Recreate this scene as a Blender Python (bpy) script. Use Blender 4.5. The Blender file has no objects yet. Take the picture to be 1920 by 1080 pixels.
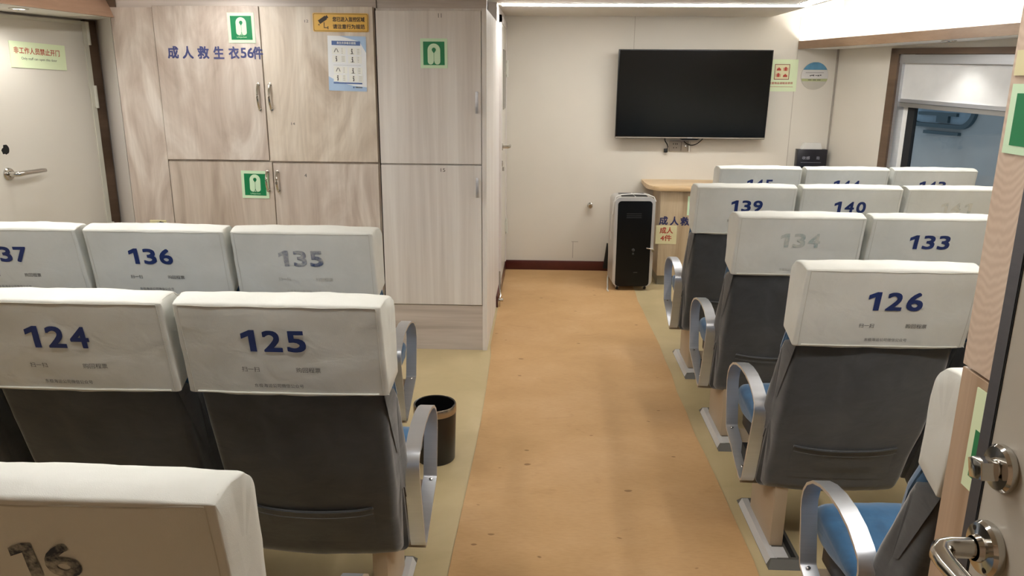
import bpy, bmesh, math, random
from mathutils import Vector, Matrix, noise
from mathutils.bvhtree import BVHTree

sc = bpy.context.scene
COL = sc.collection
# ---------------------------------------------------------------- camera
F_PX, YAW, PITCH, ROLL, CAM_H = 1449.636, -2.178, 15.078, 0.384, 1.6
_y, _p, _r = math.radians(YAW), math.radians(PITCH), math.radians(ROLL)
fw = Vector((math.sin(_y) * math.cos(_p), math.cos(_y) * math.cos(_p), -math.sin(_p)))
rt = Vector((math.cos(_y), -math.sin(_y), 0))
up = rt.cross(fw)
rt2 = math.cos(_r) * rt + math.sin(_r) * up
up2 = -math.sin(_r) * rt + math.cos(_r) * up
cam = bpy.data.cameras.new('camera')
cam.sensor_width = 36
cam.lens = 36 * F_PX / 1920
cam.clip_start = 0.02
cam_o = bpy.data.objects.new('camera', cam)
COL.objects.link(cam_o)
m = Matrix((rt2, up2, -fw)).transposed().to_4x4()
m.translation = Vector((0, 0, CAM_H))
cam_o.matrix_world = m
sc.camera = cam_o
# ---------------------------------------------------------------- exposure and world
sc.view_settings.view_transform = 'Standard'
sc.view_settings.look = 'None'
sc.view_settings.gamma = 1
sc.view_settings.use_curve_mapping = False
sc.view_settings.exposure = 0.5
w = bpy.data.worlds.new('dusk_sky')
sc.world = w
w.use_nodes = True
w.node_tree.nodes['Background'].inputs[0].default_value = (0.64, 0.70, 0.75, 1)
w.node_tree.nodes['Background'].inputs[1].default_value = 0.70
# lamp strengths of the cabin (each lamp is built further down where it hangs)
LED_STRIP = 24.0      # ceiling LED strips
LED_COVE = 46.0       # LED strips hidden behind the fascias
SPOT_W = 7.0         # recessed downlights
LED_COL = (1.0, 0.985, 0.955, 1)

# ================================================================ materials
def lin(c):
    if isinstance(c, str):
        c = [int(c[i:i + 2], 16) / 255 for i in (0, 2, 4)]
        c = [x / 12.92 if x <= 0.04045 else ((x + 0.055) / 1.055) ** 2.4 for x in c]
    return (c[0], c[1], c[2], 1)

class NT:
    def __init__(s, name):
        s.m = bpy.data.materials.new(name)
        s.m.use_nodes = True
        s.t = s.m.node_tree
        s.b = s.t.nodes['Principled BSDF']
        s._tc = None
    def n(s, typ, **kw):
        nd = s.t.nodes.new(typ)
        for k, v in kw.items():
            setattr(nd, k, v)
        return nd
    def l(s, a, b):
        s.t.links.new(a, b)
    def coord(s, scale=(1, 1, 1), rot=(0, 0, 0), loc=(0, 0, 0)):
        if s._tc is None:
            s._tc = s.n('ShaderNodeTexCoord')
        mp = s.n('ShaderNodeMapping')
        mp.inputs['Scale'].default_value = scale
        mp.inputs['Rotation'].default_value = rot
        mp.inputs['Location'].default_value = loc
        s.l(s._tc.outputs['Object'], mp.inputs['Vector'])
        return mp.outputs[0]
    def noise(s, vec, scale, detail=4, rough=0.55, dist=0):
        nd = s.n('ShaderNodeTexNoise')
        s.l(vec, nd.inputs['Vector'])
        nd.inputs['Scale'].default_value = scale
        nd.inputs['Detail'].default_value = detail
        nd.inputs['Roughness'].default_value = rough
        nd.inputs['Distortion'].default_value = dist
        return nd.outputs[0]
    def ramp(s, fac, stops):
        r = s.n('ShaderNodeValToRGB')
        els = r.color_ramp.elements
        while len(els) < len(stops):
            els.new(0.5)
        for e, (p, c) in zip(els, stops):
            e.position = p
            e.color = lin(c)
        s.l(fac, r.inputs[0])
        return r.outputs[0]
    def mix(s, fac, a, b, mode='MIX'):
        nd = s.n('ShaderNodeMix', data_type='RGBA', blend_type=mode)
        for i, v in ((0, fac), (6, a), (7, b)):
            if hasattr(v, 'is_linked'):
                s.l(v, nd.inputs[i])
            else:
                nd.inputs[i].default_value = v
        return nd.outputs[2]
    def math(s, op, a, b=0.0, c=0.0):
        nd = s.n('ShaderNodeMath', operation=op)
        for i, v in enumerate((a, b, c)):
            if hasattr(v, 'is_linked'):
                s.l(v, nd.inputs[i])
            else:
                nd.inputs[i].default_value = v
        return nd.outputs[0]
    def bump(s, h, strength=0.2, dist=0.002):
        b = s.n('ShaderNodeBump')
        b.inputs['Strength'].default_value = strength
        b.inputs['Distance'].default_value = dist
        s.l(h, b.inputs['Height'])
        s.l(b.outputs[0], s.b.inputs['Normal'])
    def base(s, c):
        if hasattr(c, 'is_linked'):
            s.l(c, s.b.inputs['Base Color'])
        else:
            s.b.inputs['Base Color'].default_value = lin(c)
    def rm(s, rough, metal=0.0, spec=0.5):
        s.b.inputs['Roughness'].default_value = rough
        s.b.inputs['Metallic'].default_value = metal
        s.b.inputs['Specular IOR Level'].default_value = spec

def plain(name, c, rough=0.5, metal=0.0, var=0.05, vs=6.0, bump=0.0, bs=200.0, spec=0.5):
    t = NT(name)
    t.rm(rough, metal, spec)
    v = t.coord()
    nz = t.noise(v, vs, 3)
    cl = lin(c)
    a = tuple(max(0, x * (1 - var)) for x in cl[:3])
    b = tuple(min(1, x * (1 + var)) for x in cl[:3])
    t.base(t.ramp(nz, [(0.3, a), (0.7, b)]))
    if bump:
        t.bump(t.noise(v, bs, 2), bump, 0.001)
    return t.m

def emit(name, c, s):
    t = NT(name)
    t.base((0.8, 0.8, 0.8))
    t.b.inputs['Emission Color'].default_value = lin(c)
    t.b.inputs['Emission Strength'].default_value = s
    return t.m

def wood(name, dark, mid, light, stretch=(2.6, 2.6, 0.55), dist=2.2, scale=1.8, rough=0.42, fine=0.25, loc=(0, 0, 0)):
    t = NT(name)
    t.rm(rough)
    v = t.coord(stretch, loc=loc)
    big = t.noise(v, scale, 5, 0.5, dist)
    c = t.ramp(big, [(0.30, dark), (0.48, mid), (0.68, light)])
    fs = tuple(70 if x > 1 else 2.0 for x in stretch)
    fn = t.noise(t.coord(fs), 1.0, 4, 0.6, 0.4)
    g = t.ramp(fn, [(0.25, (0.74, 0.72, 0.70)), (0.62, (1, 1, 1))])
    t.base(t.mix(fine * 2, c, g, 'MULTIPLY'))
    t.bump(fn, 0.06, 0.001)
    return t.m

M = {}
M['wall'] = plain('wall_laminate', 'D3CDC1', 0.45, var=0.025, vs=1.6)
M['wall_white'] = plain('white_wall_laminate', 'D6D0CC', 0.45, var=0.02, vs=2)
M['ceiling'] = plain('ceiling_paint', 'DCD6CC', 0.6, var=0.02)
M['cove'] = plain('cove_white_paint', 'F2F0EC', 0.6, var=0.01)
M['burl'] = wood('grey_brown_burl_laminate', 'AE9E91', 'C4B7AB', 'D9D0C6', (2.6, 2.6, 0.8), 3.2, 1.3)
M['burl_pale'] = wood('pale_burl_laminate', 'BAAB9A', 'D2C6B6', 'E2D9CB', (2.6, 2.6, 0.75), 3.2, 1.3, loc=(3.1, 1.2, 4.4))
M['burl_dark'] = wood('darker_burl_laminate', 'A69687', 'BAAC9E', 'CEC3B6', (2.6, 2.6, 0.8), 3.0, 1.3, loc=(7.1, 2.2, 1.4))  # darker tone of the burl for body, plinth and one lower door
M['ash'] = wood('pale_ash_laminate', 'CBC4BE', 'D8D2CC', 'E3DFDA', (7, 7, 0.25), 0.7, 1.6, fine=.17)
M['ash_h'] = wood('pale_ash_laminate_across', 'AFA49B', 'C0B6AD', 'D0C7BF', (0.35, 0.35, 6.5), 0.8, 1.6)
M['oak'] = wood('warm_oak_laminate', '9C8065', 'B29880', 'BFA88F', (5, 5, 0.4), 0.8, 1.5)
M['desk'] = wood('sandy_oak_laminate', 'A58E70', 'BDA88A', 'CDBA9C', (3.5, 3.5, 0.6), 1.6, 1.6)
M['desk_top'] = wood('sandy_oak_top', 'BE9F74', 'CDB088', 'D6BE9A', (0.6, 4, 4), 0.8, 1.6)
M['trim_brown'] = wood('brown_trim_veneer', '54402F', '645040', '725C4A', (0.5, 0.5, 5), 0.5, 1.2, 0.35)
M['fascia'] = wood('brown_fascia_veneer', '7A614A', '876D55', '957C64', (4, 0.5, 4), 0.5, 1.2, 0.35)
M['fascia_warm'] = wood('warm_fascia_veneer', '9C7C66', 'AC8B74', 'B89882', (4, 0.5, 4), 0.5, 1.2, 0.35)
M['mahog'] = plain('mahogany_skirting', '50221C', 0.3, var=0.15, vs=9)
# cathedral figured locker front
def cathedral():
    t = NT('cathedral_oak_laminate')
    t.rm(0.42)
    if t._tc is None:
        t._tc = t.n('ShaderNodeTexCoord')
    sp = t.n('ShaderNodeSeparateXYZ')
    t.l(t._tc.outputs['Object'], sp.inputs[0])
    yy = t.math('ADD', sp.outputs[1], 0.05)
    y2 = t.math('MULTIPLY', t.math('MULTIPLY', yy, yy), 14.0)
    nz = t.noise(t.coord((3, 14, 8)), 1.0, 3)
    v = t.math('SUBTRACT', sp.outputs[2], y2)
    v = t.math('ADD', v, t.math('MULTIPLY', sp.outputs[1], 0.75))
    v = t.math('ADD', v, t.math('MULTIPLY', nz, 0.06))
    sn = t.math('SINE', t.math('MULTIPLY', v, 400.0))
    fade = t.noise(t.coord((1, 4, 3)), 1.2, 2)
    c = t.ramp(t.math('ADD', t.math('MULTIPLY', sn, 0.13), fade), [(0.2, 'B7A08C'), (0.5, 'C5AF9B'), (0.8, 'D2BFAC')])
    t.base(c)
    return t.m
M['cathedral'] = cathedral()

def cloth(name, c1, c2, rough, ws, bs, fs=700):
    t = NT(name)
    t.rm(rough, 0, 0.3)
    v = t.coord()
    n1 = t.noise(v, ws, 4, 0.6, 0.6)
    t.base(t.ramp(n1, [(0.3, c1), (0.7, c2)]))
    n2 = t.noise(v, fs, 2)
    n3 = t.noise(t.coord((9, 9, 14)), 1.0, 3, 0.5, 0.5)
    h = t.math('ADD', t.math('MULTIPLY', n2, 0.15), t.math('MULTIPLY', n3, 2.0))
    t.bump(h, bs, 0.004)
    return t.m
M['cover'] = cloth('cream_leatherette', 'CBCBC3', 'D7D7D0', 0.5, 3.5, 0.4)
M['piping'] = plain('cream_piping', 'BDBBB0', 0.6)
M['shell'] = cloth('charcoal_velour', '343638', '454749', 0.85, 7.0, 0.3)
M['shell'].node_tree.nodes['Principled BSDF'].inputs['Sheen Weight'].default_value = 0.75
M['shell'].node_tree.nodes['Principled BSDF'].inputs['Sheen Roughness'].default_value = 0.45
M['blue'] = cloth('blue_velour', '1F4A6C', '31658E', 0.8, 9.0, 0.4)
M['blue'].node_tree.nodes['Principled BSDF'].inputs['Sheen Weight'].default_value = 0.4
M['pan'] = plain('black_seat_pan', '1A1A1A', 0.6)
M['navy'] = plain('navy_print', '1C2F66', 0.55, var=0.1, vs=30)
M['inkgrey'] = plain('grey_print', '4C4B4A', 0.6)
def worn(name, c, lo, hi, sc_=26):
    t = NT(name)
    t.rm(0.55)
    v = t.coord()
    f = t.noise(v, sc_, 4, 0.65)
    t.base(t.ramp(f, [(lo, c), (hi, 'CFCCBF')]))
    return t.m
M['navy_worn'] = worn('worn_navy_print', '3B4A70', 0.36, 0.74)
M['teal_worn'] = worn('faded_teal_print', '8B9FA0', 0.33, 0.70)
M['ghost_worn'] = worn('almost_gone_print', 'A9B0AC', 0.38, 0.55)
M['dark_worn'] = worn('scuffed_dark_print', '1B2438', 0.42, 0.72, 34)
M['ink_worn'] = worn('worn_grey_print', 'A09F98', 0.35, 0.62, 60)
def brushed(name, c, rough, aniso=(2, 2, 200)):
    t = NT(name)
    t.rm(rough, 0.85)
    nz = t.noise(t.coord(aniso), 1.0, 2)
    cl = lin(c)
    t.base(t.ramp(nz, [(0.3, tuple(x * 0.93 for x in cl[:3])), (0.7, cl[:3])]))
    return t.m
M['alu'] = brushed('satin_aluminium', 'D2D4D8', 0.36)
M['alu_dull'] = brushed('dull_aluminium', '9C9B98', 0.5)
M['steel_edge'] = brushed('grey_steel_edging', '6F7076', 0.45)
M['rail_alu'] = plain('bright_rail_aluminium', 'C6C6C6', 0.5, 0.25, var=.03)
M['chrome'] = plain('polished_chrome', 'C9C6C0', 0.12, 1.0, var=0.02)
M['leg'] = plain('beige_powder_coat', 'AC9B84', 0.5, var=0.04)
M['foot_dark'] = plain('dark_foot_rail', '55524C', 0.5)
M['black'] = plain('matt_black', '0E0E0E', 0.55)
M['slot'] = plain('black_slot', '050505', 0.8)
M['gap'] = plain('dark_joint', '2A231E', 0.8)
M['tv_screen'] = plain('tv_glass', '0B0C0B', 0.22, var=0.02, spec=0.35)
M['gloss_black'] = plain('gloss_black_plastic', '080808', 0.3, spec=0.35)
M['silver'] = plain('silver_plastic', 'B9B6B1', 0.35, 0.3)
M['grey_plastic'] = plain('grey_plastic', '9E968B', 0.5)
M['white_plastic'] = plain('white_plastic', 'DEDCD6', 0.4)
M['door'] = plain('door_paint', 'CFCABF', 0.4, var=0.02, vs=2)
M['door_grey'] = plain('grey_door_paint', 'B7B0A3', 0.4, var=0.03, vs=2)
M['hinge'] = plain('painted_hinge', 'CDCBBE', 0.4)
M['lime'] = plain('photoluminescent_film', 'DAE7C0', 0.4, var=0.03)
M['mint'] = plain('pale_green_border', 'CBE6C4', 0.35, var=0.02)
M['green'] = plain('safety_green', '0E7A4A', 0.35, var=0.04)
M['red'] = plain('red_print', 'B23A2A', 0.5)
M['paper'] = plain('paper_white', 'EDF1F4', 0.5, var=0.01)
M['paper_blue'] = plain('pale_blue_print', 'A9C4E2', 0.5, var=0.06)
M['blue_bar'] = plain('blue_bar_print', '5470A8', 0.5)
M['yellow'] = plain('yellow_acrylic', 'E0B040', 0.3, var=0.02)
M['brown_ink'] = plain('dark_brown_print', '33281A', 0.5)
M['white_print'] = plain('white_print', 'F0F2EC', 0.5)
M['cream_sticker'] = plain('cream_sticker', 'D8D0A4', 0.5, var=0.04)
M['sky_acrylic'] = plain('blue_acrylic', '5B8FAE', 0.15, var=0.2, vs=14)
M['acrylic'] = plain('greyish_acrylic', 'BDB8AC', 0.12, var=0.03)
M['olive_acrylic'] = plain('olive_acrylic', 'A9AE80', 0.15, var=0.15)
M['navy_box'] = plain('navy_black_box', '15151F', 0.3)
M['blind'] = plain('blind_fabric', 'C8C7C4', 0.55, bump=0.1, bs=300)
M['seal'] = plain('rubber_seal', '15181B', 0.6)
M['boat'] = plain('pale_blue_hull_paint', 'A9AFB2', 0.6, var=0.12, vs=2.2)
M['boat_dark'] = plain('dark_window_frame', '3E5560', 0.5)
def glass():
    t = NT('window_glass')
    t.t.nodes.remove(t.b)
    out = t.t.nodes['Material Output']
    tr = t.n('ShaderNodeBsdfTransparent')
    tr.inputs[0].default_value = (0.82, 0.86, 0.88, 1)
    gl = t.n('ShaderNodeBsdfGlossy')
    gl.inputs['Roughness'].default_value = 0.02
    lw = t.n('ShaderNodeLayerWeight')
    lw.inputs[0].default_value = 0.5
    p5 = t.math('POWER', lw.outputs['Facing'], 5.0)
    fr = t.n('ShaderNodeMath', operation='MULTIPLY_ADD')
    t.l(p5, fr.inputs[0])
    fr.inputs[1].default_value = 0.92
    fr.inputs[2].default_value = 0.05
    mx = t.n('ShaderNodeMixShader')
    t.l(fr.outputs[0], mx.inputs[0])
    t.l(tr.outputs[0], mx.inputs[1])
    t.l(gl.outputs[0], mx.inputs[2])
    t.l(mx.outputs[0], out.inputs[0])
    return t.m
M['glass'] = glass()
def floor_mat():
    t = NT('olive_vinyl')
    t.rm(0.4)
    v = t.coord()
    n1 = t.noise(v, 2.0, 5, 0.6, 0.5)
    t.base(t.ramp(n1, [(0.3, 'AF9E76'), (0.55, 'BCAA82'), (0.75, 'C7B690')]))
    t.bump(t.noise(v, 150, 2), 0.05, 0.001)
    return t.m
M['floor'] = floor_mat()
def carpet_mat():
    t = NT('tan_runner')
    t.rm(0.65, 0, 0.3)
    v = t.coord((1.3, 2.0, 1))
    n1 = t.noise(v, 1.3, 6, 0.6, 0.3)
    c = t.ramp(n1, [(0.25, 'B08C5E'), (0.5, 'BC9769'), (0.75, 'C6A277')])
    n2 = t.noise(t.coord((5, 9, 1)), 1.0, 4, 0.6, 1.5)
    d = t.ramp(n2, [(0.28, (0.78, 0.75, 0.70)), (0.40, (1, 1, 1))])
    c = t.mix(0.45, c, d, 'MULTIPLY')
    n4 = t.noise(t.coord((17, 30, 1), loc=(2.3, 1.1, 0)), 1.0, 0)
    c = t.mix(0.8, c, t.ramp(n4, [(0.83, (1, 1, 1)), (0.86, (0.4, 0.33, 0.27))]), 'MULTIPLY')
    n3 = t.noise(t.coord((30, 120, 1)), 1.0, 3)
    e = t.ramp(n3, [(0.3, (0.86, 0.84, 0.80)), (0.6, (1, 1, 1))])
    t.base(t.mix(0.5, c, e, 'MULTIPLY'))
    t.bump(n3, 0.15, 0.001)
    return t.m
M['carpet'] = carpet_mat()
M['led'] = emit('led_strip', LED_COL[:3], LED_STRIP)
M['led_cove'] = emit('led_cove_strip', LED_COL[:3], LED_COVE)
M['lamp_disc'] = emit('downlight_disc', (1, 0.97, 0.92), 12)

# ================================================================ builders
def link(o, parent=None):
    COL.objects.link(o)
    if parent is not None:
        o.parent = parent
    return o

def thing(name, label, cat, loc=(0, 0, 0), rotz=0.0, group=None):
    o = bpy.data.objects.new(name, None)
    o.empty_display_size = 0.1
    link(o)
    o.location = loc
    o.rotation_euler = (0, 0, rotz)
    return tag(o, label, cat, group)

def tag(o, label, cat, group=None):
    o['label'] = label
    o['category'] = cat
    if group:
        o['group'] = group
    return o

def struct(o):
    o['kind'] = 'structure'
    return o

class MB:
    """collects geometry, built into ONE mesh object"""
    def __init__(s):
        s.bm = bmesh.new()
    def face(s, pts):
        vs = [s.bm.verts.new(p) for p in pts]
        return s.bm.faces.new(vs)
    def box(s, x0, x1, y0, y1, z0, z1, bev=0.0, seg=2, mat=None):
        P = [(x0, y0, z0), (x1, y0, z0), (x1, y1, z0), (x0, y1, z0), (x0, y0, z1), (x1, y0, z1), (x1, y1, z1), (x0, y1, z1)]
        if mat is not None:
            P = [mat @ Vector(p) for p in P]
        v = [s.bm.verts.new(p) for p in P]
        fs = [s.bm.faces.new([v[i] for i in q]) for q in ((0, 3, 2, 1), (4, 5, 6, 7), (0, 1, 5, 4), (1, 2, 6, 5), (2, 3, 7, 6), (3, 0, 4, 7))]
        if bev > 0:
            es = list({e for f in fs for e in f.edges})
            bmesh.ops.bevel(s.bm, geom=es, offset=bev, segments=seg, profile=0.5, affect='EDGES')
        return s
    def prism(s, poly, d0, d1, axis='Y', bev=0.0):
        """poly: 2D points; extruded along axis from d0 to d1.  axis Y: (x,z); X: (y,z); Z: (x,y)"""
        def co(p, d):
            return {'Y': (p[0], d, p[1]), 'X': (d, p[0], p[1]), 'Z': (p[0], p[1], d)}[axis]
        a = [s.bm.verts.new(co(p, d0)) for p in poly]
        b = [s.bm.verts.new(co(p, d1)) for p in poly]
        fs = [s.bm.faces.new(a), s.bm.faces.new(list(reversed(b)))]
        n = len(poly)
        for i in range(n):
            fs.append(s.bm.faces.new((a[i], b[i], b[(i + 1) % n], a[(i + 1) % n])))
        if bev > 0:
            es = list({e for f in fs[:2] for e in f.edges})
            bmesh.ops.bevel(s.bm, geom=es, offset=bev, segments=2, profile=0.5, affect='EDGES')
        return s
    def lathe(s, prof, c=(0, 0, 0), axis=(0, 0, 1), n=32, cap=True):
        ax = Vector(axis).normalized()
        q = Vector((0, 0, 1)).rotation_difference(ax).to_matrix()
        rings = []
        for r, h in prof:
            rings.append([s.bm.verts.new(Vector(c) + q @ Vector((r * math.cos(2 * math.pi * i / n), r * math.sin(2 * math.pi * i / n), h))) for i in range(n)])
        for a, b in zip(rings, rings[1:]):
            for i in range(n):
                s.bm.faces.new((a[i], a[(i + 1) % n], b[(i + 1) % n], b[i]))
        if cap:
            s.bm.faces.new(list(reversed(rings[0])))
            s.bm.faces.new(rings[-1])
        return s
    def tube(s, pts, r, n=8, closed=False):
        pts = [Vector(p) for p in pts]
        N = len(pts)
        rings = []
        for i, p in enumerate(pts):
            if closed:
                d = pts[(i + 1) % N] - pts[i - 1]
            else:
                d = pts[min(i + 1, N - 1)] - pts[max(i - 1, 0)]
            d.normalize()
            u = d.cross(Vector((0, 0, 1)))
            if u.length < 0.05:
                u = d.cross(Vector((0, 1, 0)))
            u.normalize()
            v = d.cross(u)
            rr = r[i] if isinstance(r, (list, tuple)) else r
            rings.append([s.bm.verts.new(p + rr * (math.cos(2 * math.pi * k / n) * u + math.sin(2 * math.pi * k / n) * v)) for k in range(n)])
        R = list(zip(rings, rings[1:])) + ([(rings[-1], rings[0])] if closed else [])
        for a, b in R:
            for k in range(n):
                s.bm.faces.new((a[k], a[(k + 1) % n], b[(k + 1) % n], b[k]))
        if not closed:
            s.bm.faces.new(rings[0])
            s.bm.faces.new(list(reversed(rings[-1])))
        return s
    def band(s, path, x0, x1, t):
        """closed strap: path of (y,z), thickness t inward, width x0..x1"""
        N = len(path)
        P = [Vector(p) for p in path]
        inn = []
        for i in range(N):
            d = (P[(i + 1) % N] - P[i - 1]).normalized()
            nrm = Vector((-d.y, d.x))
            inn.append(P[i] + nrm * t)
        e = 0.0015
        def ring(x, pts):
            return [s.bm.verts.new((x, p[0], p[1])) for p in pts]
        o0, o1, i1, i0 = ring(x0, P), ring(x1, P), ring(x1, inn), ring(x0, inn)
        for a, b in ((o0, o1), (o1, i1), (i1, i0), (i0, o0)):
            for k in range(N):
                s.bm.faces.new((a[k], a[(k + 1) % N], b[(k + 1) % N], b[k]))
        return s
    def build(s, name, mat, parent=None, smooth=False, angle=35):
        bmesh.ops.recalc_face_normals(s.bm, faces=s.bm.faces)
        me = bpy.data.meshes.new(name)
        s.bm.to_mesh(me)
        s.bm.free()
        if smooth:
            for p in me.polygons:
                p.use_smooth = True
            me.set_sharp_from_angle(angle=math.radians(angle))
        me.materials.append(mat if not isinstance(mat, str) else M[mat])
        o = bpy.data.objects.new(name, me)
        return link(o, parent)

def boxo(name, x0, x1, y0, y1, z0, z1, mat, parent=None, bev=0.0):
    return MB().box(x0, x1, y0, y1, z0, z1, bev).build(name, mat, parent, smooth=bev > 0)

def fillet(pts, radii, seg=5, maxlen=0.03):
    """rounded polygon; pts = (a,b,extra)"""
    out = []
    n = len(pts)
    for i in range(n):
        p, q, r = Vector(pts[i - 1][:2]), Vector(pts[i][:2]), Vector(pts[(i + 1) % n][:2])
        rad = radii[i] if isinstance(radii, (list, tuple)) else radii
        a, b = (p - q), (r - q)
        t = min(rad, a.length * 0.49, b.length * 0.49)
        s0, s1 = q + a.normalized() * t, q + b.normalized() * t
        for k in range(seg + 1):
            f = k / seg
            out.append(((1 - f) ** 2 * s0 + 2 * f * (1 - f) * q + f * f * s1, pts[i][2] if len(pts[i]) > 2 else 0))
    res = []
    n = len(out)
    for i in range(n):
        a, b = out[i], out[(i + 1) % n]
        L = (b[0] - a[0]).length
        k = max(1, int(L / maxlen))
        for j in range(k):
            f = j / k
            res.append((a[0].lerp(b[0], f), a[1] + (b[1] - a[1]) * f))
    return res

def pillow(prof, radii, r, nv=16, bulge=0.0, seed=0, amp=0.0, freq=9.0, seg=5, maxlen=0.03, ri=None):
    """closed (y,z,halfwidth) profile lofted along X with rounded ends; returns bmesh"""
    P = fillet(prof, radii, seg, maxlen)
    ri = r if ri is None else ri
    N = len(P)
    area = sum(P[i][0].x * P[(i + 1) % N][0].y - P[(i + 1) % N][0].x * P[i][0].y for i in range(N))
    sg = 1 if area > 0 else -1
    nrm = []
    for i in range(N):
        d = (P[(i + 1) % N][0] - P[i - 1][0])
        d = d.normalized() if d.length > 1e-9 else Vector((1, 0))
        nrm.append(Vector((d.y, -d.x)) * sg)
    cols = []
    ths = [0, 18, 36, 54, 72, 90]
    for th in ths:
        cols.append((-1, math.radians(th), 0))
    for k in range(1, nv):
        cols.append((0, 0, -1 + 2 * k / nv))
    for th in reversed(ths):
        cols.append((1, math.radians(th), 0))
    bm = bmesh.new()
    rings = []
    caps = set()
    for sd, th, f in cols:
        ring = []
        for (p, hw), nn in zip(P, nrm):
            if sd:
                x = sd * (hw - r * (1 - math.cos(th)))
                q = p - nn * ri * (1 - math.sin(th))
            else:
                x = f * (hw - r)
                q = p + nn * bulge * (1 - f * f)
            ring.append(bm.verts.new((x, q.x, q.y)))
        rings.append(ring)
    for a, b in zip(rings, rings[1:]):
        for i in range(N):
            bm.faces.new((a[i], a[(i + 1) % N], b[(i + 1) % N], b[i]))
    for R_ in (rings[0], list(reversed(rings[-1]))):
        wts = [(R_[i].co - R_[i - 1].co).length + (R_[(i + 1) % N].co - R_[i].co).length for i in range(N)]
        cen = sum((v.co * w_ for v, w_ in zip(R_, wts)), Vector()) / sum(wts)
        prev = R_
        for sc_ in (.75, .5, .25):
            cur = [bm.verts.new(cen + (v.co - cen) * sc_) for v in R_]
            caps.update(cur)
            for i in range(N):
                bm.faces.new((prev[i], prev[(i + 1) % N], cur[(i + 1) % N], cur[i]))
            prev = cur
        bm.faces.new(prev)
    bmesh.ops.recalc_face_normals(bm, faces=bm.faces)
    edge_ = set(rings[0]) | set(rings[-1])
    if amp:
        bm.normal_update()
        off = Vector((seed * 7.3, seed * 3.1, seed * 5.7))
        dv = [(v, v.normal * amp * noise.fractal(v.co * freq + off, 0.8, 2.0, 3)) for v in bm.verts if v not in caps and v not in edge_]
        for v, d in dv:
            v.co += d
    return bm

def from_bm(bm, name, mat, parent=None, angle=50, keep=False):
    mb = MB()
    mb.bm.free()
    mb.bm = bm.copy() if keep else bm
    return mb.build(name, mat, parent, True, angle)

# ---------------------------------------------------------------- lettering
_tc = {}
def glyphs(body, bold=0.0, shear=0.0):
    if body == '1':          # a one with a flag
        return ([(.02, -.5), (.5, -.5), (.5, .5), (.14, .5), (-.5, .33), (-.5, .09), (.02, .22)], [(0, 1, 2, 3), (0, 3, 6), (3, 4, 5, 6)])
    key = (body, shear)
    if key in _tc:
        return _tc[key]
    cu = bpy.data.curves.new('lettering', 'FONT')
    cu.body = body
    cu.size = 1
    cu.shear = shear
    cu.resolution_u = 4
    o = bpy.data.objects.new('lettering', cu)
    COL.objects.link(o)
    dg = bpy.context.evaluated_depsgraph_get()
    me = bpy.data.meshes.new_from_object(o.evaluated_get(dg))
    vs = [v.co.copy() for v in me.vertices]
    fs = [tuple(p.vertices) for p in me.polygons]
    bpy.data.objects.remove(o)
    bpy.data.curves.remove(cu)
    bpy.data.meshes.remove(me)
    x0, x1 = min(v.x for v in vs), max(v.x for v in vs)
    y0, y1 = min(v.y for v in vs), max(v.y for v in vs)
    vs = [((v.x - x0) / (x1 - x0) - 0.5, (v.y - y0) / (y1 - y0) - 0.5) for v in vs]
    _tc[key] = (vs, fs)
    return _tc[key]

class Frame:
    """a flat drawing surface: origin o, right r, up u (normal = r x u points to the viewer)"""
    def __init__(s, o, r, u):
        s.o, s.r, s.u = Vector(o), Vector(r).normalized(), Vector(u).normalized()
        s.n = s.r.cross(s.u)
    def at(s, x, y, h=0.0):
        return s.o + s.r * x + s.u * y + s.n * h
    def sub(s, x, y, rot=0.0, h=0.0):
        c, q = math.cos(rot), math.sin(rot)
        return Frame(s.at(x, y, h), s.r * c + s.u * q, s.u * c - s.r * q)

def put_text(mb, fr, body, x, y, wd, ht, h=0.0015, bold=0.0, shear=0.0):
    vs, fs = glyphs(body, bold, shear)
    b_ = bold * ht
    shifts = [(0, 0)] if not bold else [(-b_, -b_), (b_, -b_), (b_, b_), (-b_, b_), (0, b_), (0, -b_), (b_, 0), (-b_, 0)]
    for k_, (dx, dy) in enumerate(shifts):
        v = [mb.bm.verts.new(fr.at(x + a * (wd - 2 * b_) + dx, y + b * (ht - 2 * b_) + dy, h + .00007 * k_)) for a, b in vs]
        for f in fs:
            try:
                mb.bm.faces.new([v[i] for i in f])
            except ValueError:
                pass
    return mb

def put_poly(mb, fr, pts, h=0.001):
    mb.face([fr.at(a, b, h) for a, b in pts])
    return mb

def put_rect(mb, fr, x0, x1, y0, y1, h=0.001):
    return put_poly(mb, fr, [(x0, y0), (x1, y0), (x1, y1), (x0, y1)], h)

def slab(mb, fr, x0, x1, y0, y1, h0, h1):
    a = [mb.bm.verts.new(fr.at(x, y, h0)) for x, y in ((x0, y0), (x1, y0), (x1, y1), (x0, y1))]
    b = [mb.bm.verts.new(fr.at(x, y, h1)) for x, y in ((x0, y0), (x1, y0), (x1, y1), (x0, y1))]
    mb.bm.faces.new(list(reversed(a)))
    mb.bm.faces.new(b)
    for i in range(4):
        mb.bm.faces.new((a[i], a[(i + 1) % 4], b[(i + 1) % 4], b[i]))
    return mb

def rrect(x0, x1, y0, y1, r, seg=5):
    out = []
    for cx, cy, a0 in ((x1 - r, y0 + r, -90), (x1 - r, y1 - r, 0), (x0 + r, y1 - r, 90), (x0 + r, y0 + r, 180)):
        for k in range(seg + 1):
            a = math.radians(a0 + 90 * k / seg)
            out.append((cx + r * math.cos(a), cy + r * math.sin(a)))
    return out

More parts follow.
